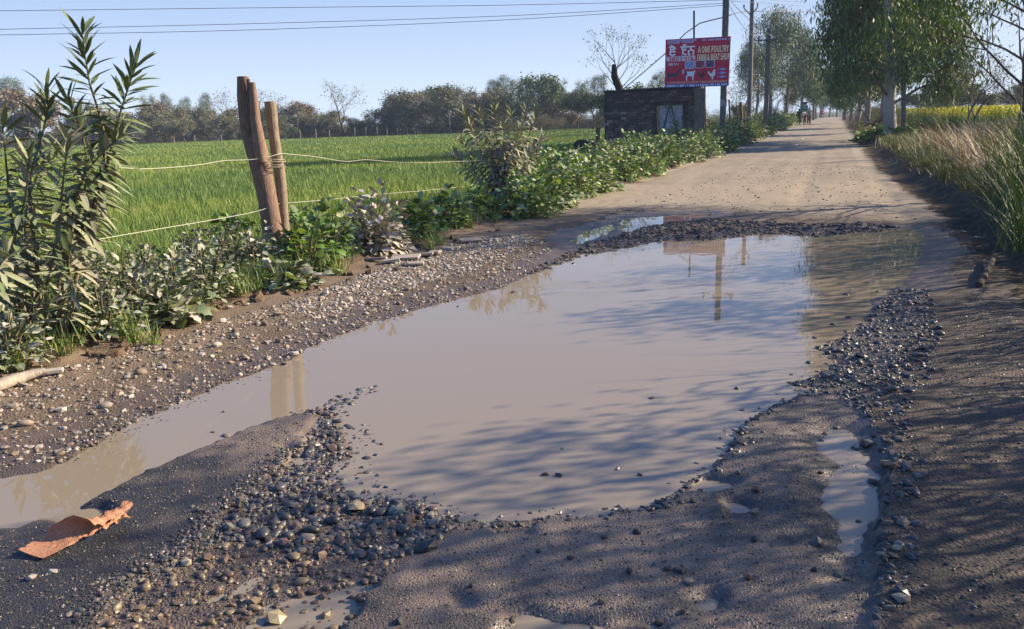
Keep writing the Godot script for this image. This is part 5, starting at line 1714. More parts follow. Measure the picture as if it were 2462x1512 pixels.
func sign_print() -> Image:
	var ink := Ink.new()
	ink.im = Image.create(1024, 800, false, Image.FORMAT_RGB8)
	var red := Color(0.74, 0.06, 0.25)
	ink.im.fill(red)
	var white := Color(0.9, 0.95, 0.95)
	var cream := Color(0.93, 0.88, 0.66)
	var blue := Color(0.16, 0.16, 0.6)
	# letters of the Gurmukhi lines, as pen strokes in a unit box
	var A := {
		"e": [[0.1, 0.2, 0.75, 0.2, 0.95, 0.3, 0.7, 0.42, 0.3, 0.38, 0.25, 0.62, 0.9, 0.62], [0.25, 0.62, 0.2, 0.85, 0.5, 1.0, 0.85, 0.92], [0.3, 0.0, 0.75, 0.15]],
		"v": [[0.0, 0.2, 1.0, 0.2], [0.2, 0.2, 0.2, 0.42, 0.8, 0.45, 0.35, 0.62, 0.3, 0.85, 0.85, 1.0], [0.4, 0.0, 0.55, 0.1, 0.7, 0.0]],
		"n": [[0.0, 0.2, 1.0, 0.2], [0.5, 0.2, 0.5, 0.5, 0.2, 0.62, 0.15, 0.9, 0.35, 0.98], [0.5, 0.5, 0.9, 0.62, 0.85, 1.0]],
		"p": [[0.0, 0.2, 1.0, 0.2], [0.2, 0.2, 0.2, 0.6, 0.55, 0.65, 0.75, 0.6], [0.75, 0.2, 0.75, 1.0]],
		"l": [[0.0, 0.2, 1.0, 0.2], [0.5, 0.2, 0.5, 0.9], [0.1, 0.9, 0.1, 0.5, 0.45, 0.5], [0.55, 0.5, 0.9, 0.5, 0.9, 0.95]],
		"t": [[0.0, 0.2, 1.0, 0.2], [0.5, 0.2, 0.5, 0.4, 0.15, 0.6, 0.3, 0.95, 0.85, 0.85]],
		"r": [[0.0, 0.2, 1.0, 0.2], [0.6, 0.2, 0.6, 0.5, 0.2, 0.7, 0.7, 1.0]],
		"i": [[0.0, 0.2, 1.0, 0.2], [0.6, 0.2, 0.6, 1.0], [0.1, 0.05, 0.5, -0.05, 0.7, 0.2]],
		"m": [[0.0, 0.2, 1.0, 0.2], [0.2, 0.2, 0.2, 0.9, 0.75, 0.7], [0.75, 0.2, 0.75, 1.0]],
		"a": [[0.3, 0.2, 1.0, 0.2], [0.6, 0.2, 0.6, 1.0]],
		"s": [[0.0, 0.2, 1.0, 0.2], [0.25, 0.2, 0.25, 0.65, 0.75, 0.55], [0.75, 0.2, 0.75, 1.0], [0.3, 0.0, 0.6, 0.1]],
		"d": [[0.0, 0.2, 1.0, 0.2], [0.2, 0.45, 0.6, 0.4, 0.75, 0.6, 0.3, 0.7, 0.35, 0.98, 0.85, 0.9], [0.6, 0.2, 0.6, 0.4]],
	}
	ink.strokes(A.e, Vector2(52, 100), Vector2(112, 165), 24, white)
	ink.strokes(A.v, Vector2(250, 100), Vector2(100, 165), 22, white)
	ink.strokes(A.n, Vector2(355, 100), Vector2(112, 165), 22, white)
	var words := [["p", "l", "t", "r", "i"], ["d", "a", "r", "m"], ["e", "n", "d"], ["m", "i", "t"], ["s", "p"]]
	var x := 14.0
	for w in words:
		for g in w:
			ink.strokes(A[g], Vector2(x, 272), Vector2(24, 92), 8, white)
			x += 25.0
		x += 12.0
	x = 52.0
	for w in [["p", "l", "s", "l"], ["r", "t", "a"], ["t"]]:
		for g in w:
			ink.strokes(A[g], Vector2(x, 390), Vector2(17, 44), 5, white)
			x += 18.0
		x += 14.0
	var seed_ := RandomNumberGenerator.new()
	seed_.seed = 5
	var keys := A.keys()
	x = 44.0
	while x < 985.0:
		ink.strokes(A[keys[seed_.randi() % keys.size()]], Vector2(x, 706), Vector2(14, 34), 4.5, Color(0.85, 0.72, 0.6))
		x += 15.5 if seed_.randf() > 0.2 else 27.0
	ink.im.fill_rect(Rect2i(0, 752, 1024, 48), blue)
	x = 14.0
	while x < 1000.0:
		ink.strokes(A[keys[seed_.randi() % keys.size()]], Vector2(x, 756), Vector2(15, 38), 5, white)
		x += 17.0 if seed_.randf() > 0.2 else 32.0
	# small blurred lines of print at the top: white blocks with blue marks
	for q in [[30, 14, 490], [30, 48, 450], [575, 26, 1005]]:
		x = q[0]
		while x < q[2]:
			if seed_.randf() > 0.12:
				ink.im.fill_rect(Rect2i(int(x) - 2, q[1] - 2, 13, 25), Color(0.75, 0.78, 0.9))
				ink.im.fill_rect(Rect2i(int(x) + 1, q[1] + 2 + seed_.randi() % 4, 6, 13 + seed_.randi() % 4), Color(0.25, 0.25, 0.6))
			x += 12.0
	# three photographs in rounded white frames
	for q in [[322, 372, 155, Color(0.55, 0.58, 0.78)], [487, 366, 150, Color(0.5, 0.14, 0.28)], [648, 362, 150, Color(0.36, 0.24, 0.42)]]:
		var p := Vector2(q[0], q[1])
		ink.shape([0.08, 0.0, 0.92, 0.0, 1.0, 0.1, 0.97, 0.9, 0.9, 1.0, 0.1, 1.0, 0.03, 0.9, 0.0, 0.1], p, Vector2(q[2], 128), Color(0.88, 0.88, 0.92))
		ink.shape([0.1, 0.05, 0.9, 0.05, 0.95, 0.12, 0.92, 0.88, 0.88, 0.95, 0.12, 0.95, 0.08, 0.88, 0.05, 0.12], p, Vector2(q[2], 128), q[3])
		for i in 26:
			var c: Color = q[3]
			c = c.lightened(seed_.randf() * 0.35) if i % 2 else c.darkened(seed_.randf() * 0.5)
			ink.shape([0.5, 0.0, 0.9, 0.4, 0.6, 1.0, 0.1, 0.7], p + Vector2(seed_.randf_range(0.1, 0.75) * q[2], seed_.randf_range(0.1, 0.7) * 128), Vector2(24, 26), c)
	# animals
	var slate := Color(0.16, 0.21, 0.31)
	ink.shape([0.0, 0.3, 0.08, 0.36, 0.55, 0.4, 0.7, 0.3, 0.82, 0.08, 0.9, 0.0, 1.0, 0.1, 0.99, 0.2, 0.9, 0.22, 0.82, 0.42, 0.74, 0.58, 0.68, 0.6, 0.64, 0.98, 0.57, 0.98, 0.58, 0.64, 0.2, 0.6, 0.14, 0.7, 0.09, 1.0, 0.02, 1.0, 0.04, 0.66, 0.0, 0.5], Vector2(42, 480), Vector2(215, 228), slate)
	ink.shape([0.0, 0.12, 0.06, 0.02, 0.14, 0.0, 0.2, 0.16, 0.36, 0.2, 0.85, 0.2, 0.95, 0.08, 1.0, 0.1, 0.96, 0.34, 0.9, 0.6, 0.86, 0.98, 0.8, 0.98, 0.78, 0.62, 0.42, 0.58, 0.38, 0.98, 0.3, 0.98, 0.28, 0.56, 0.14, 0.42, 0.1, 0.36, 0.02, 0.36], Vector2(285, 505), Vector2(205, 195), Color(0.84, 0.87, 0.92))
	ink.shape([0.08, 0.0, 0.22, 0.1, 0.36, 0.22, 0.38, 0.5, 0.26, 0.56, 0.14, 0.42], Vector2(285, 515), Vector2(205, 180), Color(0.42, 0.17, 0.28))
	var hen := [0.0, 0.22, 0.16, 0.16, 0.34, 0.4, 0.6, 0.36, 0.72, 0.06, 0.82, 0.0, 0.92, 0.08, 1.0, 0.16, 0.9, 0.2, 0.96, 0.44, 0.86, 0.66, 0.68, 0.76, 0.7, 0.96, 0.76, 1.0, 0.52, 1.0, 0.56, 0.76, 0.36, 0.7, 0.14, 0.46]
	ink.shape(hen, Vector2(530, 525), Vector2(125, 170), Color(0.32, 0.1, 0.17))
	ink.shape([0.0, 0.2, 0.16, 0.1, 0.3, 0.3, 0.24, 0.46, 0.1, 0.44], Vector2(530, 525), Vector2(125, 170), Color(0.17, 0.2, 0.28))
	ink.shape(hen, Vector2(690, 520), Vector2(128, 168), Color(0.86, 0.88, 0.9))
	for i in 3:
		ink.shape([0.0, 0.1, 0.12, 0.4, 0.3, 0.2, 0.5, 0.05, 0.8, 0.2, 1.0, 0.5, 0.8, 0.78, 0.45, 0.95, 0.25, 0.75, 0.12, 0.6, 0.0, 0.95, 0.04, 0.5], Vector2(842, 498 + i * 62), Vector2(150, 44), Color(0.36, 0.5, 0.75))
		ink.shape([0.3, 0.55, 0.85, 0.5, 0.5, 0.85], Vector2(842, 498 + i * 62), Vector2(150, 44), Color(0.8, 0.85, 0.92))
	return ink.im

func make_sign() -> void:
	var bl := at(1597, 211, 39.9)
	var br := at(1751, 206.5, 38.62)
	var tl := at(1594, 96, 39.9)
	var tr := at(1750.5, 87, 38.62)
	var w := (br - bl).length()
	var h := ((tl - bl).length() + (tr - br).length()) / 2.0
	var x := (br - bl).normalized()
	var y := ((tl - bl) + (tr - br)).normalized()
	y = (y - x * y.dot(x)).normalized()
	var bas := Basis(x, y, x.cross(y))
	var board := thing("signboard", "large crimson shop signboard with lettering and animal pictures on the thick pole", "signboard", bl)
	board.basis = bas
	var mb := MB.new()
	mb.cbox(Vector3(w, h, 0.05), 0.008, Color(0.2, 0.2, 0.21), Transform3D(Basis(), Vector3(w / 2, h / 2, -0.03)))
	put(mb.mesh(), "frame", M.metal, board)
	var a := []
	a.resize(Mesh.ARRAY_MAX)
	a[Mesh.ARRAY_VERTEX] = PackedVector3Array([Vector3(0.01, 0.01, 0), Vector3(w - 0.01, 0.01, 0), Vector3(w - 0.01, h - 0.01, 0), Vector3(0.01, h - 0.01, 0)])
	a[Mesh.ARRAY_NORMAL] = PackedVector3Array([Vector3.BACK, Vector3.BACK, Vector3.BACK, Vector3.BACK])
	a[Mesh.ARRAY_TEX_UV] = PackedVector2Array([Vector2(0, 1), Vector2(1, 1), Vector2(1, 0), Vector2(0, 0)])
	a[Mesh.ARRAY_INDEX] = PackedInt32Array([0, 2, 1, 0, 3, 2])
	var am := ArrayMesh.new()
	am.add_surface_from_arrays(Mesh.PRIMITIVE_TRIANGLES, a)
	var m := StandardMaterial3D.new()
	m.albedo_texture = ImageTexture.create_from_image(sign_print())
	m.roughness = 0.55
	put(am, "printed_panel", m, board)
	var cream := StandardMaterial3D.new()
	cream.albedo_color = Color(0.95, 0.91, 0.72)
	cream.roughness = 0.6
	var f := SystemFont.new()
	f.font_names = PackedStringArray(["Droid Sans"])
	f.font_weight = 700
	for q in [["A ONE POULTRY", 0.515, 0.982, 0.175, 0.305], ["FARM & MEAT SHOP", 0.505, 0.995, 0.335, 0.465]]:
		var t := TextMesh.new()
		t.text = q[0]
		t.font = f
		t.font_size = 32
		t.pixel_size = 0.01
		t.depth = 0.004
		var box := t.get_aabb()
		var o := put(t, "lettering", cream, board)
		var sx: float = (q[2] - q[1]) * w / box.size.x
		var sy: float = (q[4] - q[3]) * h / box.size.y
		o.scale = Vector3(sx, sy, 1)
		o.position = Vector3((q[1] + q[2]) / 2 * w - box.get_center().x * sx, h - (q[3] + q[4]) / 2 * h - box.get_center().y * sy, 0.005)
	# the small green road sign far ahead
	var p := at(1931, 300, 96.0)
	p.y = 0.1
	var gs := thing("road_sign", "small green road sign with a dark plate above it behind the walkers", "road sign", p)
	var top := at(1931.5, 245, 96.0).y - p.y
	mb = MB.new()
	mb.tube([Vector3.ZERO, Vector3(0, top, 0)], [0.05, 0.05], 6, Color(0.3, 0.3, 0.3))
	put(mb.mesh(), "post", M.metal, gs)
	mb = MB.new()
	mb.cbox(Vector3(0.82, 0.72, 0.03), 0.01, Color(0.0, 0.3, 0.22), Transform3D(Basis(), Vector3(0, top - 0.75, 0.08)))
	put(mb.mesh(), "green_plate", M.paint, gs)
	mb = MB.new()
	mb.cbox(Vector3(0.6, 0.1, 0.01), 0.003, Color(0.6, 0.7, 0.66), Transform3D(Basis(), Vector3(0, top - 0.68, 0.102)))
	put(mb.mesh(), "white_stripe", M.paint, gs)
	mb = MB.new()
	mb.cbox(Vector3(0.55, 0.32, 0.03), 0.01, Color(0.05, 0.06, 0.07), Transform3D(Basis(), Vector3(0, top - 0.18, 0.08)))
	put(mb.mesh(), "dark_plate", M.paint, gs)

# ---------------------------------------------------------------- people and motorcycles
# A body from bones [from, to, radius, radius, colour]: their distances joined smoothly and meshed as surface nets.
func body_mesh(bones: Array, cell: float, blend: float) -> ArrayMesh:
	var lo := Vector3(1e9, 1e9, 1e9)
	var hi := -lo
	for b in bones:
		var r := Vector3.ONE * (maxf(b[2], b[3]) + cell * 2.0)
		lo = lo.min((b[0] as Vector3) - r).min((b[1] as Vector3) - r)
		hi = hi.max((b[0] as Vector3) + r).max((b[1] as Vector3) + r)
	var nx := int((hi.x - lo.x) / cell) + 2
	var ny := int((hi.y - lo.y) / cell) + 2
	var nz := int((hi.z - lo.z) / cell) + 2
	var d := PackedFloat32Array()
	d.resize(nx * ny * nz)
	d.fill(9.0)
	for b in bones:
		var a: Vector3 = b[0]
		var e: Vector3 = b[1] - b[0]
		var ll := maxf(e.length_squared(), 1e-9)
		var r := maxf(b[2], b[3]) + cell * 2.5
		var l2 := (a.min(b[1]) - Vector3.ONE * r - lo) / cell
		var h2 := (a.max(b[1]) + Vector3.ONE * r - lo) / cell
		for k in range(maxi(0, int(l2.z)), mini(nz, int(h2.z) + 2)):
			for j in range(maxi(0, int(l2.y)), mini(ny, int(h2.y) + 2)):
				for i in range(maxi(0, int(l2.x)), mini(nx, int(h2.x) + 2)):
					var p := lo + Vector3(i, j, k) * cell
					var t := clampf((p - a).dot(e) / ll, 0.0, 1.0)
					var q: float = (p - a - e * t).length() - lerpf(b[2], b[3], t)
					var n := (k * ny + j) * nx + i
					var o := d[n]
					var s := maxf(blend - absf(o - q), 0.0) / blend
					d[n] = minf(o, q) - s * s * blend * 0.25
	var mb := MB.new()
	var id := {}
	var corner := [Vector3i(0, 0, 0), Vector3i(1, 0, 0), Vector3i(0, 1, 0), Vector3i(1, 1, 0), Vector3i(0, 0, 1), Vector3i(1, 0, 1), Vector3i(0, 1, 1), Vector3i(1, 1, 1)]
	for k in nz - 1:
		for j in ny - 1:
			for i in nx - 1:
				var n := (k * ny + j) * nx + i
				var v := []
				var neg := 0
				for c in corner:
					var q: float = d[n + c.x + c.y * nx + c.z * nx * ny]
					v.append(q)
					if q < 0.0:
						neg += 1
				if neg == 0 or neg == 8:
					continue
				var sum := Vector3.ZERO
				var cnt := 0
				for e in [[0, 1], [2, 3], [4, 5], [6, 7], [0, 2], [1, 3], [4, 6], [5, 7], [0, 4], [1, 5], [2, 6], [3, 7]]:
					var q0: float = v[e[0]]
					var q1: float = v[e[1]]
					if (q0 < 0.0) != (q1 < 0.0):
						sum += Vector3(corner[e[0]]).lerp(Vector3(corner[e[1]]), q0 / (q0 - q1))
						cnt += 1
				var p := lo + (Vector3(i, j, k) + sum / cnt) * cell
				var g := Vector3(v[1] + v[3] + v[5] + v[7] - v[0] - v[2] - v[4] - v[6], v[2] + v[3] + v[6] + v[7] - v[0] - v[1] - v[4] - v[5], v[4] + v[5] + v[6] + v[7] - v[0] - v[1] - v[2] - v[3]).normalized()
				var best := 1e9
				var col := Color.WHITE
				for b in bones:
					var e: Vector3 = b[1] - b[0]
					var t := clampf((p - (b[0] as Vector3)).dot(e) / maxf(e.length_squared(), 1e-9), 0.0, 1.0)
					var q: float = (p - (b[0] as Vector3) - e * t).length() - lerpf(b[2], b[3], t)
					if q < best:
						best = q
						col = b[4]
				id[n] = mb.vert(p, g, col)
	var step := [1, nx, nx * ny]
	for k in range(1, nz - 1):
		for j in range(1, ny - 1):
			for i in range(1, nx - 1):
				var n := (k * ny + j) * nx + i
				for ax in 3:
					var m: int = n + step[ax]
					if (d[n] < 0.0) == (d[m] < 0.0):
						continue
					var u: int = step[(ax + 1) % 3]
					var w: int = step[(ax + 2) % 3]
					if id.has(n) and id.has(n - u) and id.has(n - w) and id.has(n - u - w):
						mb.face(id[n], id[n - u], id[n - u - w])
						mb.face(id[n], id[n - u - w], id[n - w])
	return mb.mesh()

# someone walking away from the viewer (towards -z); k = height / 1.7
func walker(k: float, skin: Color, hair: Color, topc: Color, legs: Color, shoes: Color, stride: float, wide: float, arm_l: Vector3, arm_r: Vector3, veil := false) -> ArrayMesh:
	var B := []
	var hip := 0.92
	for s in [-1, 1]:
		var st_: float = stride * s
		var h := Vector3(0.09 * s, hip, 0)
		var kn := Vector3(0.1 * s, 0.5, -0.12 * st_ - 0.04)
		var an := Vector3(0.1 * s, 0.08 + (0.08 if st_ < 0.0 else 0.0), -0.26 * st_)
		B.append([h, kn, 0.1 * wide, 0.075 * wide, legs])
		B.append([kn, an, 0.075 * wide, 0.055 * wide, legs])
		B.append([an + Vector3(0, -0.035, 0.03), an + Vector3(0, -0.045, -0.15), 0.042, 0.036, shoes])
		var sh := Vector3(0.19 * s, 1.4, 0)
		var hand: Vector3 = arm_l if s < 0 else arm_r
		var el := sh.lerp(hand, 0.5) + Vector3(0.04 * s, -0.02, 0.05)
		B.append([sh, el, 0.058, 0.048, topc])
		B.append([el, hand, 0.046, 0.036, topc])
		B.append([hand, hand + Vector3(0, -0.07, -0.02), 0.036, 0.022, skin])
		for f in 4:
			B.append([hand + Vector3(0, -0.06, -0.03 + f * 0.018), hand + Vector3(0.01 * s, -0.13 - 0.01 * (f % 2), -0.04 + f * 0.018), 0.011, 0.009, skin])
		B.append([hand + Vector3(0, -0.02, -0.03), hand + Vector3(-0.02 * s, -0.08, -0.06), 0.012, 0.01, skin])
	B.append([Vector3(0, 0.95, 0), Vector3(0, 1.2, 0), 0.15 * wide, 0.145 * wide, topc])
	B.append([Vector3(-0.09, 1.33, 0), Vector3(0.09, 1.33, 0), 0.13, 0.13, topc])
	B.append([Vector3(0, 1.42, 0), Vector3(0, 1.53, -0.02), 0.06, 0.055, skin if not veil else hair])
	B.append([Vector3(0, 1.56, -0.04), Vector3(0, 1.63, -0.01), 0.085, 0.1, hair])
	B.append([Vector3(0, 1.55, -0.09), Vector3(0, 1.6, -0.08), 0.05, 0.06, skin])
	B.append([Vector3(0, 1.58, -0.14), Vector3(0, 1.56, -0.155), 0.014, 0.016, skin])
	if veil:
		B.append([Vector3(0, 1.6, 0.03), Vector3(0, 1.3, 0.1), 0.1, 0.14, hair])
	for b in B:
		b[0] = (b[0] as Vector3) * k
		b[1] = (b[1] as Vector3) * k
		b[2] *= k
		b[3] *= k
	return body_mesh(B, 0.026, 0.05)

func make_people() -> void:
	var skin := Color(0.2, 0.11, 0.07)
	var turn := -atan2(ROAD.x, -ROAD.y)
	var D := 90.0
	var p := at(1919.5, 302, D)
	p.y = height(p.x, p.z)
	var man := thing("person", "walker in dark clothes with a pack on the back, left of the child", "person", p, turn)
	put(walker(1.0, skin, Color(0.02, 0.02, 0.02), Color(0.035, 0.03, 0.03), Color(0.015, 0.017, 0.03), Color(0.02, 0.02, 0.02), 0.5, 1.05, Vector3(-0.26, 0.88, 0.05), Vector3(0.34, 0.92, -0.02)), "body", M.cloth, man)
	var mb := MB.new()
	mb.cbox(Vector3(0.3, 0.42, 0.16), 0.05, Color(0.03, 0.03, 0.035), Transform3D(Basis(), Vector3(0, 1.22, 0.2)))
	tag(put(mb.mesh(), "backpack", M.cloth, null, Transform3D(man.basis, man.position)), "small dark backpack worn by the dark-clothed walker", "backpack")
	p = at(1934, 301, D)
	p.y = height(p.x, p.z)
	var child := thing("person", "child in red walking between the two grown-ups", "person", p, turn)
	put(walker(0.66, skin, Color(0.03, 0.02, 0.02), Color(0.45, 0.03, 0.035), Color(0.4, 0.03, 0.03), Color(0.1, 0.02, 0.02), -0.45, 0.95, Vector3(-0.36, 1.1, 0.0), Vector3(0.34, 1.2, 0.0)), "body", M.cloth, child)
	p = at(1943.5, 301, D)
	p.y = height(p.x, p.z)
	var woman := thing("person", "walker in a tan top and headscarf with brown trousers, right of the child", "person", p, turn)
	put(walker(1.06, skin, Color(0.42, 0.3, 0.2), Color(0.42, 0.29, 0.18), Color(0.2, 0.11, 0.07), Color(0.4, 0.3, 0.25), 0.45, 1.25, Vector3(-0.3, 0.9, 0.0), Vector3(0.42, 0.86, 0.05), true), "body", M.cloth, woman)
	for q in [[1976, 286.5, 150.0, Color(0.5, 0.03, 0.06), Color(0.55, 0.55, 0.55), "rider in red on the nearer motorcycle", "nearer motorcycle ridden away along the road", 0.0], [1958.5, 277, 205.0, Color(0.55, 0.57, 0.6), Color(0.3, 0.3, 0.32), "rider in pale clothes on the farther scooter", "farther scooter near the bend of the road", PI]]:
		var f := at(q[0], q[1], q[2])
		f.y = height(f.x, f.z)
		var bike := thing("motorcycle", q[6], "motorcycle", f, turn + q[7])
		for z in [-0.62, 0.62]:
			mb = MB.new()
			var ring := []
			var rad := []
			for i in 21:
				var a := TAU * i / 20.0
				ring.append(Vector3(0, 0.3 + cos(a) * 0.25, z + sin(a) * 0.25))
				rad.append(0.05)
			mb.tube(ring, rad, 6, Color(0.02, 0.02, 0.02), false)
			mb.lathe([Vector2(0.0, -0.04), Vector2(0.05, -0.04), Vector2(0.05, 0.04), Vector2(0.0, 0.04)], 8, Color(0.3, 0.3, 0.3), Transform3D(Basis.from_euler(Vector3(0, 0, PI / 2)), Vector3(0, 0.3, z)))
			put(mb.mesh(), "wheel", M.metal, bike)
		put(body_mesh([[Vector3(0, 0.45, -0.2), Vector3(0, 0.45, 0.25), 0.13, 0.12, Color(0.06, 0.06, 0.06)], [Vector3(0, 0.72, -0.3), Vector3(0, 0.7, 0.0), 0.12, 0.1, q[4]], [Vector3(0, 0.72, 0.1), Vector3(0, 0.74, 0.6), 0.09, 0.08, Color(0.03, 0.03, 0.03)], [Vector3(0, 0.62, 0.5), Vector3(0, 0.55, 0.75), 0.08, 0.07, q[4]], [Vector3(0, 0.3, -0.62), Vector3(0, 0.95, -0.42), 0.045, 0.05, Color(0.2, 0.2, 0.2)]], 0.035, 0.06), "frame", M.metal, bike)
		mb = MB.new()
		mb.tube([Vector3(-0.36, 0.98, -0.3), Vector3(0, 0.95, -0.42), Vector3(0.36, 0.98, -0.3)], [0.025, 0.025, 0.025], 5, Color(0.05, 0.05, 0.05))
		put(mb.mesh(), "handlebar", M.metal, bike)
		var rider := thing("person", q[5], "person", f, turn + q[7])
		var R := [[Vector3(0, 0.86, 0.2), Vector3(0, 1.2, 0.12), 0.15, 0.14, q[3]], [Vector3(-0.1, 1.32, 0.08), Vector3(0.1, 1.32, 0.08), 0.12, 0.12, q[3]], [Vector3(0, 1.4, 0.06), Vector3(0, 1.5, 0.04), 0.06, 0.06, skin], [Vector3(0, 1.55, 0.02), Vector3(0, 1.62, 0.03), 0.095, 0.1, Color(0.03, 0.02, 0.02)]]
		for s in [-1, 1]:
			R.append([Vector3(0.2 * s, 1.34, 0.08), Vector3(0.32 * s, 1.1, -0.06), 0.055, 0.05, q[3]])
			R.append([Vector3(0.32 * s, 1.1, -0.06), Vector3(0.34 * s, 1.02, -0.28), 0.045, 0.04, q[3]])
			R.append([Vector3(0.1 * s, 0.86, 0.16), Vector3(0.2 * s, 0.72, -0.22), 0.1, 0.08, Color(0.03, 0.03, 0.05)])
			R.append([Vector3(0.2 * s, 0.72, -0.22), Vector3(0.18 * s, 0.34, 0.02), 0.075, 0.055, Color(0.03, 0.03, 0.05)])
			R.append([Vector3(0.18 * s, 0.31, 0.04), Vector3(0.18 * s, 0.3, -0.14), 0.04, 0.035, Color(0.02, 0.02, 0.02)])
		put(body_mesh(R, 0.032, 0.05), "body", M.cloth, rider)

# ---------------------------------------------------------------- litter
func make_litter() -> void:
	# torn brown paper, half of it rolled up
	var a := on(110, 1350, 0.04)
	var b := on(288, 1246, 0.04)
	var u := b - a
	var side := Vector3(-u.z, 0, u.x).normalized()
	if side.z > 0.0:
		side = -side
	var mb := MB.new()
	var nu := 30
	var nv := 18
	for i in nu + 1:
		var f := float(i) / nu
		for j in nv + 1:
			var g := float(j) / nv
			var wide := lerpf(0.13, 0.12, f) * (1.0 + 0.12 * nb.get_noise_1d(f * 30.0))
			var roll := smoothstep(0.25, 0.6, f)
			var ang := g * lerpf(0.25, 4.4, roll)
			var rad := wide / maxf(lerpf(0.25, 4.4, roll), 0.2)
			var p := a + u * f + side * (sin(ang) * rad - wide * 0.35 * roll * 0.2)
			p.y = a.y + 0.012 + (1.0 - cos(ang)) * rad + 0.03 * absf(nb.get_noise_2d(f * 45.0, g * 24.0)) * smoothstep(0.1, 0.5, f) + 0.02 * smoothstep(0.85, 1.0, f) * g
			p += side * (0.06 * (1.0 - f) - 0.05)
			mb.vert(p, Vector3.UP, Color(0.5, 0.21, 0.1).lerp(Color(0.55, 0.3, 0.18), 0.5 + 0.5 * nb.get_noise_2d(f * 20.0, g * 12.0)))
	for i in nu:
		for j in nv:
			var k := i * (nv + 1) + j
			for t in [[k, k + 1, k + nv + 2], [k, k + nv + 2, k + nv + 1]]:
				mb.ix.append(t[0]); mb.ix.append(t[1]); mb.ix.append(t[2])
	for i in mb.v.size():
		mb.n[i] = Vector3.ZERO
	for q in mb.ix.size() / 3:
		var x := mb.ix[q * 3]
		var y := mb.ix[q * 3 + 1]
		var z := mb.ix[q * 3 + 2]
		var nn := (mb.v[z] - mb.v[x]).cross(mb.v[y] - mb.v[x])
		mb.n[x] += nn; mb.n[y] += nn; mb.n[z] += nn
	for i in mb.v.size():
		mb.n[i] = mb.n[i].normalized()
	tag(put(mb.mesh(), "paper_scrap", M.paper), "crumpled brown paper scrap lying on the asphalt tongue", "paper")
	# pale dry log and slab of wood
	pole_thing("dry_log", "bone-white dry branch on the gravel at the left edge", "log", [on(-60, 965, 0.1) + Vector3(0, 0.03, 0), on(10, 938, 0.1) + Vector3(0, 0.04, 0), on(60, 920, 0.1) + Vector3(0, 0.04, 0), on(112, 908, 0.1) + Vector3(0, 0.05, 0)], [0.03, 0.036, 0.04, 0.022], 9, Color(0.55, 0.5, 0.42), M.wood, "", 0.3)
	pole_thing("dry_stick", "short dark broken stick lying on the shaded roadside", "stick", [on(2352, 690, 0.05) + Vector3(0, 0.02, 0), on(2372, 665, 0.05) + Vector3(0, 0.06, 0), on(2388, 636, 0.1) + Vector3(0, 0.1, 0)], [0.03, 0.035, 0.025], 7, Color(0.12, 0.1, 0.08), M.wood, "", 0.3)
	var k := 0
	for q in [[975, 624, 0.34, 0.16, "largest pale tile shard below the dusty shrub"], [1012, 618, 0.3, 0.15, "pale tile shard right of the largest shard"], [940, 632, 0.2, 0.1, "small tile shard left of the largest shard"], [1045, 612, 0.16, 0.1, "pale tile shard near the grass tuft"], [1130, 582, 0.3, 0.16, "flat pale shard on the gravel's upper end"], [1075, 603, 0.14, 0.09, "small flat shard between the two grass tufts and the gravel"], [905, 628, 0.3, 0.05, "thin pale lath under the dusty shrub"], [1000, 640, 0.18, 0.12, "pale shard lying lowest on the gravel"], [130, 902, 0.12, 0.06, "whitish wood slab at the end of the dry branch"]]:
		var p := on(q[0], q[1], 0.08)
		mb = MB.new()
		mb.cbox(Vector3(q[2], 0.03, q[3]), 0.006, [Color(0.5, 0.43, 0.34), Color(0.44, 0.36, 0.28), Color(0.55, 0.5, 0.42)][k % 3])
		tag(put(mb.mesh(), "tile_shard", M.stone, null, Transform3D(Basis.from_euler(Vector3(rf(-0.15, 0.15), rf(-0.5, 0.5), rf(-0.12, 0.12))), p + Vector3(0, 0.03, 0))), q[4], "shard", "shards on the gravel bank")
		k += 1
	# clods thrown up along the soil edge
	var clod: StandardMaterial3D = M.soil.duplicate()
	clod.vertex_color_use_as_albedo = false
	clod.albedo_color = Color(0.25, 0.17, 0.11).linear_to_srgb()
	for q in [[555, 735, 0.12], [520, 748, 0.14], [600, 722, 0.12], [640, 710, 0.16], [740, 690, 0.14], [700, 700, 0.12], [820, 668, 0.15], [480, 770, 0.12], [930, 600, 0.16], [900, 650, 0.1], [1100, 575, 0.14], [1180, 550, 0.12], [380, 800, 0.12], [280, 845, 0.14], [240, 850, 0.12], [1020, 600, 0.14]]:
		for i in 3:
			var p := on(q[0] + rf(-28, 28), q[1] + rf(-8, 8), 0.1)
			var o := put(LIB["rock%d" % (rng.randi() % 2)], "soil_clod", clod, null, Transform3D(Basis.from_euler(Vector3(rf(-0.4, 0.4), rf(0, TAU), rf(-0.4, 0.4))).scaled(Vector3(1.0, 1.1, 1.0) * (q[2] as float) * rf(0.5, 1.3)), p))
			tag(o, "brown soil clod on the crumbling edge of the verge", "clod", "clods on the soil edge")
	# black sheeting over a low heap in the field
	var hp := at(1402, 352, 42.0)
	hp.y = 0.0
	var bones := []
	for q in [[-0.5, 0.1, 0.25], [-0.2, 0.28, 0.3], [0.25, 0.3, 0.28], [0.65, 0.12, 0.25], [0.0, 0.2, 0.32]]:
		bones.append([Vector3(q[0], q[1], 0), Vector3(q[0] + 0.1, q[1] + 0.05, 0.2), q[2], q[2] * 0.9, Color(0.02, 0.02, 0.025)])
	tag(put(body_mesh(bones, 0.07, 0.1), "covered_heap", M.cloth, null, Transform3D(Basis(), hp)), "low heap under black sheeting in the wheat left of the hut", "heap")
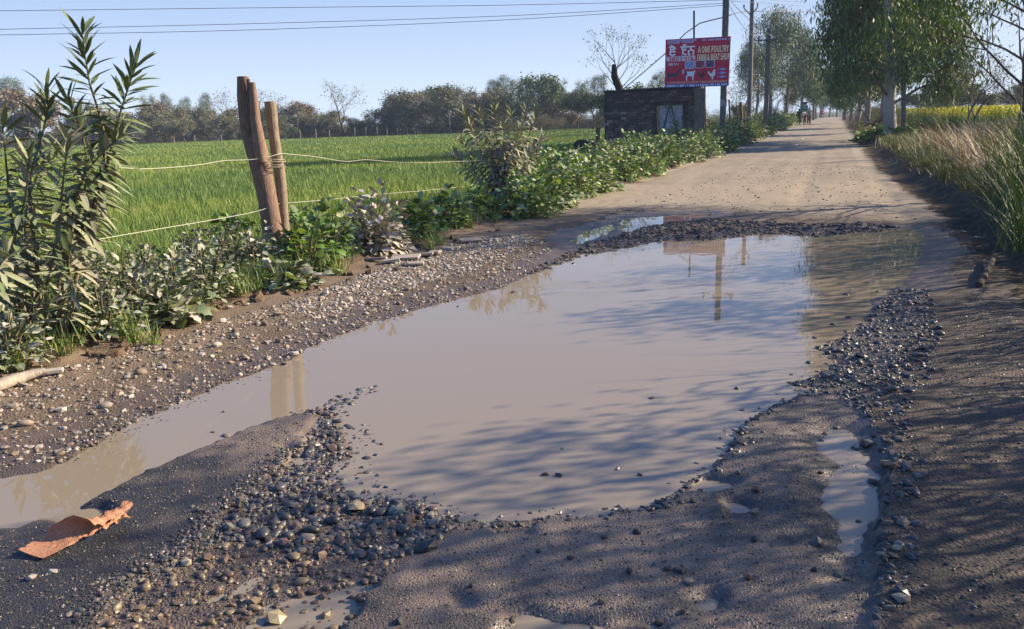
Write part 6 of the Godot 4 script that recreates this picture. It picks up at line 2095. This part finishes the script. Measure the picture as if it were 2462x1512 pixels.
func _ready() -> void:
	rng.seed = 4242
	na.seed = 7; na.frequency = 0.05; na.fractal_octaves = 3
	nb.seed = 19; nb.frequency = 0.35; nb.fractal_octaves = 3
	# camera
	view = Basis.from_euler(Vector3(deg_to_rad(-13.4), 0, 0)) * Basis.from_euler(Vector3(0, 0, deg_to_rad(-1.95)))
	var cam := Camera3D.new()
	cam.name = "camera"
	cam.fov = 42.38
	cam.near = 0.05
	cam.far = 4000.0
	add_child(cam)
	cam.transform = Transform3D(view, EYE)
	cam.current = true
	# sky, air and exposure
	var sky := ProceduralSkyMaterial.new()
	sky.sky_top_color = Color(0.2, 0.48, 0.84)
	sky.sky_horizon_color = Color(0.86, 0.92, 0.97)
	sky.sky_curve = 0.15
	sky.ground_bottom_color = Color(0.32, 0.3, 0.22)
	sky.ground_horizon_color = Color(0.7, 0.73, 0.72)
	sky.sun_angle_max = 75.0
	sky.sun_curve = 0.45
	var env := Environment.new()
	env.background_mode = Environment.BG_SKY
	env.sky = Sky.new()
	env.sky.sky_material = sky
	env.background_energy_multiplier = 0.52
	env.tonemap_mode = Environment.TONE_MAPPER_LINEAR
	env.tonemap_exposure = 2.25
	env.fog_enabled = true
	env.fog_density = 0.0005
	env.fog_light_color = Color(0.8, 0.88, 0.98)
	env.sdfgi_enabled = true
	env.ssao_enabled = true
	env.ssil_enabled = true
	var we := WorldEnvironment.new()
	we.environment = env
	add_child(we)
	# low winter sun from beyond the right-hand verge
	var sun := DirectionalLight3D.new()
	sun.name = "sun"
	var e := deg_to_rad(27.0)
	var a := deg_to_rad(15.0)
	sun.basis = Basis.looking_at(-Vector3(cos(e) * cos(a), sin(e), -cos(e) * sin(a)))
	sun.light_energy = 1.6
	sun.light_color = Color(1.0, 0.94, 0.85)
	sun.light_angular_distance = 0.5
	sun.shadow_enabled = true
	add_child(sun)
	trace_outlines()
	make_materials()
	make_ground()
	print("ground ", Time.get_ticks_msec())
	make_stones()
	print("stones ", Time.get_ticks_msec())
	make_leaves()
	make_field()
	print("field ", Time.get_ticks_msec())
	make_verge_plants()
	make_reeds()
	print("plants ", Time.get_ticks_msec())
	make_hut()
	make_sign()
	make_poles()
	make_trees()
	print("trees ", Time.get_ticks_msec())
	make_fence()
	make_people()
	make_litter()
	print("things ", Time.get_ticks_msec())
